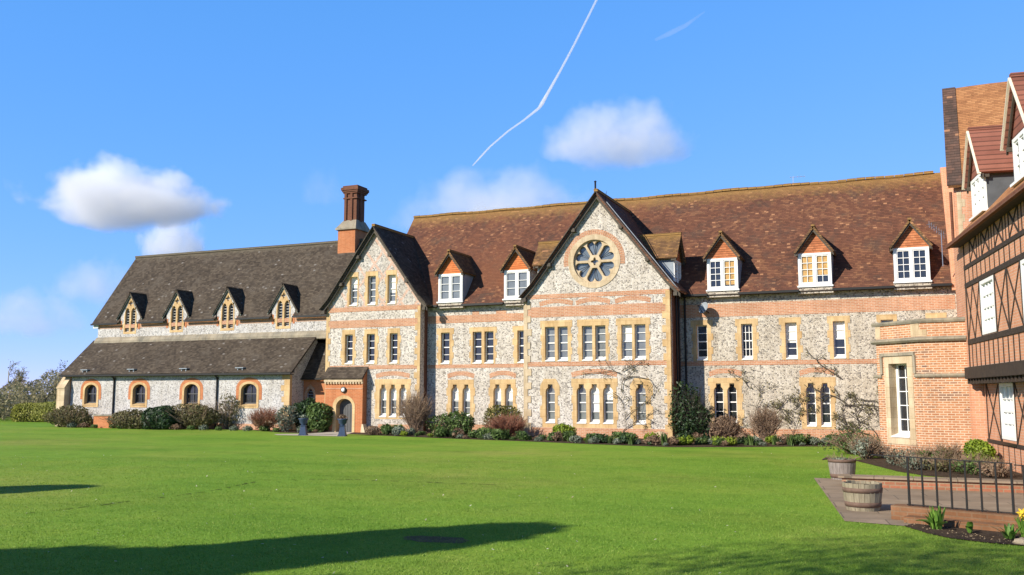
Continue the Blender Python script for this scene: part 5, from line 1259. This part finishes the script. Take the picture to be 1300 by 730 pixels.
M_YEL = m_leaf('petal_yellow', [(.75,.42,.02), (.85,.55,.03), (.9,.65,.05)], .5)
for i in range(7):
    x, y, z = rnd.uniform(-.12,.14), rnd.uniform(-.12,.12), rnd.uniform(.30,.42); f = MB(TR((1.50+x, 15.35+y, z)) @ Matrix.Rotation(R(70), 4, 'X') @ Matrix.Rotation(rnd.uniform(-.6,.6), 4, 'Y'))
    for k in range(6):
        a = k*math.pi/3; f.add([(0,0,0),(.045*math.cos(a-.35),.045*math.sin(a-.35),.008),(.075*math.cos(a),.075*math.sin(a),.002),(.045*math.cos(a+.35),.045*math.sin(a+.35),.008)], [(0,1,2,3)])
    f.lathe((0,0,0), [(.012,0),(.02,.025),(.026,.04)], 8); f.build('flower_head', M_YEL, o)
    raw('flower_stem', *tubes([([(x*.4,y*.4,0),(x*.8,y*.8,z*.6),(x,y,z)], [.005,.005,.004])]), M_TUFT, o)
o = thing('edging_stone', 'pale flat stone at the right end of the soil bed', 'stone', (1.42, 14.9, 0))
MB(TR((1.42,14.9,.04))).blob((0,0,0), (.13,.09,.06), 8, .15).build('stone', M_STONEP, o, True)
rng = np.random.default_rng(90); V_, F_ = [], []
for i in range(150):
    t = rng.uniform(0, 1); x = -.05+t*2.4+rng.normal()*.05; y0 = 16.15-1.3*min(t*2.2,1)-.25*t; y = y0+rng.uniform(.05, .75)
    s = rng.uniform(.004, .016); b = len(V_); c_ = np.array([x, y, .014+s*.4])
    V_ += [c_+np.array(q)*s*rng.uniform(.7,1.3) for q in ((1,0,0),(0,1,0),(-1,0,0),(0,-1,0),(0,0,.8),(0,0,-.6))]
    F_ += [(b+i_,b+j_,b+4) for i_, j_ in ((0,1),(1,2),(2,3),(3,0))]
tag(raw('soil_pebbles', V_, F_, M_STONEP), 'small pale pebbles and crumbs on the soil bed', 'pebbles', kind='stuff')

# pair of dark blue urns on pedestals in front of the porch
M_BLUE = m_plain('glazed_blue', (.045,.07,.13), .4, .25, 6.0)
def urn(label, x, y):
    o = thing('urn', label, 'urn', (x, y, 0)); a = math.pi/4
    MB(TR((x, y, 0))).lathe((0,0,0), [(.29,0),(.29,.05),(.25,.07),(.16,.46),(.20,.48),(.20,.52)], 4, a+.35).build('pedestal', M_BLUE, o)
    MB(TR((x, y, 0))).lathe((0,0,.521), [(.12,0),(.10,.04),(.20,.12),(.22,.26),(.27,.30),(.27,.34),(.22,.34)], 16).build('bowl', M_BLUE, o, True)
    return o
urn('dark blue urn on a tapered pedestal, left of the gravel path', -28.3, 39.25); urn('dark blue urn on a tapered pedestal right in front of the porch door', -25.98, 39.3)
rng = np.random.default_rng(91)
for l, x, y, m in (('sparse pale plant growing in the left blue urn', -28.3, 39.25, M_LGREY), ('dry brownish plant growing in the blue urn by the door', -25.98, 39.3, M_LBROWN)):
    P, N = leaf_cloud((.2,.2,.1), 140, .05, rng, .2, .5); o = tag(raw('urn_plant', *leaf_quads(P, N, .05, rng), m), l, 'plant'); o.location = (x, y, .84)

# fixtures
sd = thing('satellite_dish', 'grey satellite dish on the shaded wall right of the rose gable', 'dish', (-8.75, 44.2, 6.2))
SD = TR((-8.72,44.05,6.2)) @ Vector((-.55,-.75,.35)).to_track_quat('Z', 'Y').to_matrix().to_4x4()
MB(SD).lathe((0,0,0), [(.02,-.05),(.14,-.035),(.24,.01),(.29,.06),(.295,.07),(.28,.065),(.2,.02),(.1,-.01),(.02,-.02)], 24).build('reflector', M_LEAD, sd, True)
MB().bar((-8.72,44.1,6.15),(-8.6,44.5,6.0),.04).build('bracket', M_GUTTER, sd)
MB(SD).bar((0,-.26,.03),(0,-.05,.36),.018).bar((0,-.05,.33),(0,-.05,.42),.05).build('feed_arm', M_GUTTER, sd)
def aerial(label, x, y, z, mast, boom, d, n, sz):
    o = thing('aerial', label, 'aerial', (x, y, z)); m = MB()
    m.bar((x,y,z),(x,y,z+mast),.03); m.build('mast', M_STEEL, o)
    d = Vector(d).normalized(); s = d.cross(Vector((0,0,1))).normalized() if abs(d.z) < .9 else Vector((1,0,0)); m = MB()
    p = Vector((x,y,z+mast-.03)); m.bar(p-d*boom*.2, p+d*boom*.8, .022)
    for i in range(n):
        q = p+d*boom*(-.18+.96*i/(n-1)); m.bar(q-Vector((0,0,1))*sz*.5+s*.0, q+Vector((0,0,1))*sz*.5, .012); m.bar(q-s*sz*.5, q+s*sz*.5, .012)
    m.build('antenna', M_STEEL, o); return o
aerial('thin television aerial on the ridge of the long range', -4.9, 48.98, 12.9, .5, .75, (1,.1,0), 5, .12)
aerial('lattice aerial beside the right end dormer, near the wing gutter', 1.75, 43.6, 7.6, 1.5, .9, (-.6,-.5,.45), 7, .3)

# ------------------------------------------------------------------ lawn: short blades near the camera, scattered leaves
rng = np.random.default_rng(11); n = 260000
fwd = 8.8+(rng.uniform(0, 1, n)**1.6)*22; lat = rng.uniform(-.60, .60, n)*fwd
gx = lat*math.cos(R(23.1))-fwd*math.sin(R(23.1)); gy = lat*math.sin(R(23.1))+fwd*math.cos(R(23.1))
def inside(poly, x, y):
    c = np.zeros(len(x), bool); k = len(poly)
    for i in range(k):
        (x0, y0), (x1, y1) = poly[i], poly[i-1]
        c ^= ((y0 > y) != (y1 > y)) & (x < (x1-x0)*(y-y0)/((y1-y0) or 1e-9)+x0)
    return c
bad = inside([(-2.21,24.47),(-1.02,16.44),(-.05,16.2),(2,15.4),(7,13.4),(7,24.4)], gx, gy) | inside([(-.12,16.2),(.2,15.5),(.5,15.1),(.95,14.86),(1.45,14.76),(3.2,14.2),(7,12.6),(7,16)], gx, gy) | inside([(-1.6,31.4),(-1,29.6),(-.3,27.4),(.4,26.2),(1.4,25.6),(3,25.4),(3,32),(-.8,33.2)], gx, gy) | ((gx > -2) & (gy > 22) & (gy < 23.0)) | (inside([(-6.9,12.1),(-6.5,11.75),(-6.05,11.85),(-5.9,12.2),(-6.3,12.5),(-6.75,12.4)], gx, gy) & (rng.uniform(0,1,n) < .7))
gx, gy = gx[~bad], gy[~bad]; n = len(gx); a = rng.uniform(0, 6.28, n); hgt = rng.uniform(.010, .032, n); w_ = rng.uniform(.003, .0065, n)
ln = rng.normal(size=(n,2))*.018
B0 = np.stack([gx-np.cos(a)*w_, gy-np.sin(a)*w_, np.zeros(n)], 1); B1_ = np.stack([gx+np.cos(a)*w_, gy+np.sin(a)*w_, np.zeros(n)], 1); T_ = np.stack([gx+ln[:,0], gy+ln[:,1], hgt], 1)
M_GRASS = m_leaf('grass_blade', [(.13,.235,.022), (.18,.31,.034), (.24,.345,.05), (.36,.40,.10)], .6)
tag(raw('grass', np.stack([B0, B1_, T_], 1).reshape(-1,3), np.arange(3*n).reshape(n,3), M_GRASS), 'short mown grass of the lawn', 'grass', kind='stuff')
k = 230; fwd = 10+rng.uniform(0,1,k)*24; lat = rng.uniform(-.55,.55,k)*fwd; P = np.stack([lat*math.cos(R(23.1))-fwd*math.sin(R(23.1)), lat*math.sin(R(23.1))+fwd*math.cos(R(23.1)), np.full(k,.035)], 1)
P = P[~((P[:,0] > -2.2) & (P[:,1] > 14))]; k = len(P)
N = np.tile([0,0,1.], (k,1))+rng.normal(size=(k,3))*.3; N /= np.linalg.norm(N, axis=1, keepdims=True)
tag(raw('leaf_litter', *leaf_quads(P, N, .026, rng), m_leaf('litter', [(.5,.42,.3), (.7,.66,.55), (.3,.16,.08)], .8)), 'small pale fallen leaves scattered on the lawn', 'leaves', kind='stuff')

# ------------------------------------------------------------------ clouds and vapour trails
def m_cloud(name, dens, seed, soft=1.0, nscale=1.6):
    m = bpy.data.materials.new(name); m.use_nodes = True; t = m.node_tree; t.nodes.clear()
    def nd(ty, **k):
        q = t.nodes.new(ty)
        for a_, v in k.items(): setattr(q, a_, v)
        return q
    def mt(op, a_, b_=None, clamp=False):
        q = nd('ShaderNodeMath', operation=op, use_clamp=clamp)
        for i, v in enumerate((a_, b_)):
            if v is None: continue
            if isinstance(v, (int, float)): q.inputs[i].default_value = v
            else: t.links.new(v, q.inputs[i])
        return q.outputs[0]
    tc = nd('ShaderNodeTexCoord'); sp = nd('ShaderNodeSeparateXYZ'); t.links.new(tc.outputs['Object'], sp.inputs[0])
    mp = nd('ShaderNodeMapping'); mp.inputs['Location'].default_value = (seed*3.7, seed*1.3, seed*2.1); mp.inputs['Scale'].default_value = (1.5, 1.0, .8); t.links.new(tc.outputs['Object'], mp.inputs[0])
    nz = nd('ShaderNodeTexNoise'); nz.inputs['Scale'].default_value = nscale; nz.inputs['Detail'].default_value = 7; nz.inputs['Roughness'].default_value = .6; t.links.new(mp.outputs[0], nz.inputs['Vector'])
    x2 = mt('POWER', mt('ABSOLUTE', sp.outputs[0]), 2.0); y2 = mt('POWER', mt('ABSOLUTE', sp.outputs[1]), 2.0)
    zz = mt('ADD', sp.outputs[2], .35); z2 = mt('POWER', mt('ABSOLUTE', mt('MULTIPLY', zz, mt('ADD', 1.0, mt('MULTIPLY', mt('LESS_THAN', zz, 0.0), .9)))), 2.0)
    r2 = mt('ADD', mt('ADD', mt('MULTIPLY', x2, 1.25), y2), z2)
    d = mt('SUBTRACT', mt('ADD', mt('MULTIPLY', mt('SUBTRACT', nz.outputs[0], .5), 2.6), .72), r2)
    d = mt('MULTIPLY', mt('MULTIPLY', d, 1.6/soft, True), dens)
    pv = nd('ShaderNodeVolumePrincipled'); pv.inputs['Color'].default_value = (1,1,1,1); pv.inputs['Anisotropy'].default_value = .0
    t.links.new(d, pv.inputs['Density']); out = nd('ShaderNodeOutputMaterial'); t.links.new(pv.outputs[0], out.inputs['Volume'])
    return m
CL = [('long bright white cloud above the hall roof', (-640,612,188), 104, 46, .05, .7), ('small puff of cloud just above the hall ridge', (-990,1044,236), 64, 60, .045, 1.0), ('faint flat cloud left of the hall ridge', (-807,736,130), 60, 42, .020, 1.6),
      ('faint low cloud at the left edge above the wood', (-858,692,93), 70, 40, .020, 1.6), ('wide pale cloud behind the ridge left of the rose gable', (-395,894,215), 125, 64, .022, 1.4), ('soft cloud above the ridge right of the rose gable', (-242,829,256), 90, 48, .030, 1.1), ('very faint wisp above the chimney', (-560,800,226), 34, 34, .010, 2.0), ('low faint cloud between the chimney and the ridge', (-465,865,200), 64, 32, .012, 1.8)]
for i, (l, c, hw, hh_, dn, so_) in enumerate(CL):
    me = MB().lathe((0,0,0), [(.02,-.98),(.5,-.87),(.87,-.5),(1,0),(.87,.5),(.5,.87),(.02,.98)], 20)
    o = me.build('cloud', m_cloud('cloud_%d' % i, dn, i+1.0, so_), uv=False); o.location = c; o.scale = (hw, hw*.55, hh_)
    o.rotation_euler = (0, 0, math.atan2(c[1], c[0])-math.pi/2); tag(o, l, 'cloud')
def trail(label, pts, rad, dens):
    m = bpy.data.materials.new('vapour'); m.use_nodes = True; t = m.node_tree; t.nodes.clear()
    pv = t.nodes.new('ShaderNodeVolumePrincipled'); pv.inputs['Color'].default_value = (1,1,1,1); pv.inputs['Density'].default_value = dens; pv.inputs['Anisotropy'].default_value = 0.0
    ou = t.nodes.new('ShaderNodeOutputMaterial'); t.links.new(pv.outputs[0], ou.inputs['Volume'])
    tag(MB().tube(pts, rad, 8).build('vapour_trail', m, uv=False), label, 'vapour trail')
TPT = [(-905,3000,1500),(-1022,3219,1500),(-1136,3416,1500),(-1256,3624,1500),(-1406,3876,1500),(-1564,4136,1500),(-1668,4308,1500),(-1712,4375,1500),(-1865,4539,1500),(-2029,4700,1500),(-2265,4966,1500),(-2421,5164,1500),(-2563,5345,1500)]
trail('long thin white vapour trail crossing the sky above the rose gable', TPT, [5,5,5,5.5,6,8,11,8,6,6,6,6,4], .05)
trail('short blurred vapour trail high up in the right of the sky', [(-747,3949,1700),(-862,4072,1700),(-952,4136,1700),(-1033,4186,1700)], [4,11,14,8], .005)
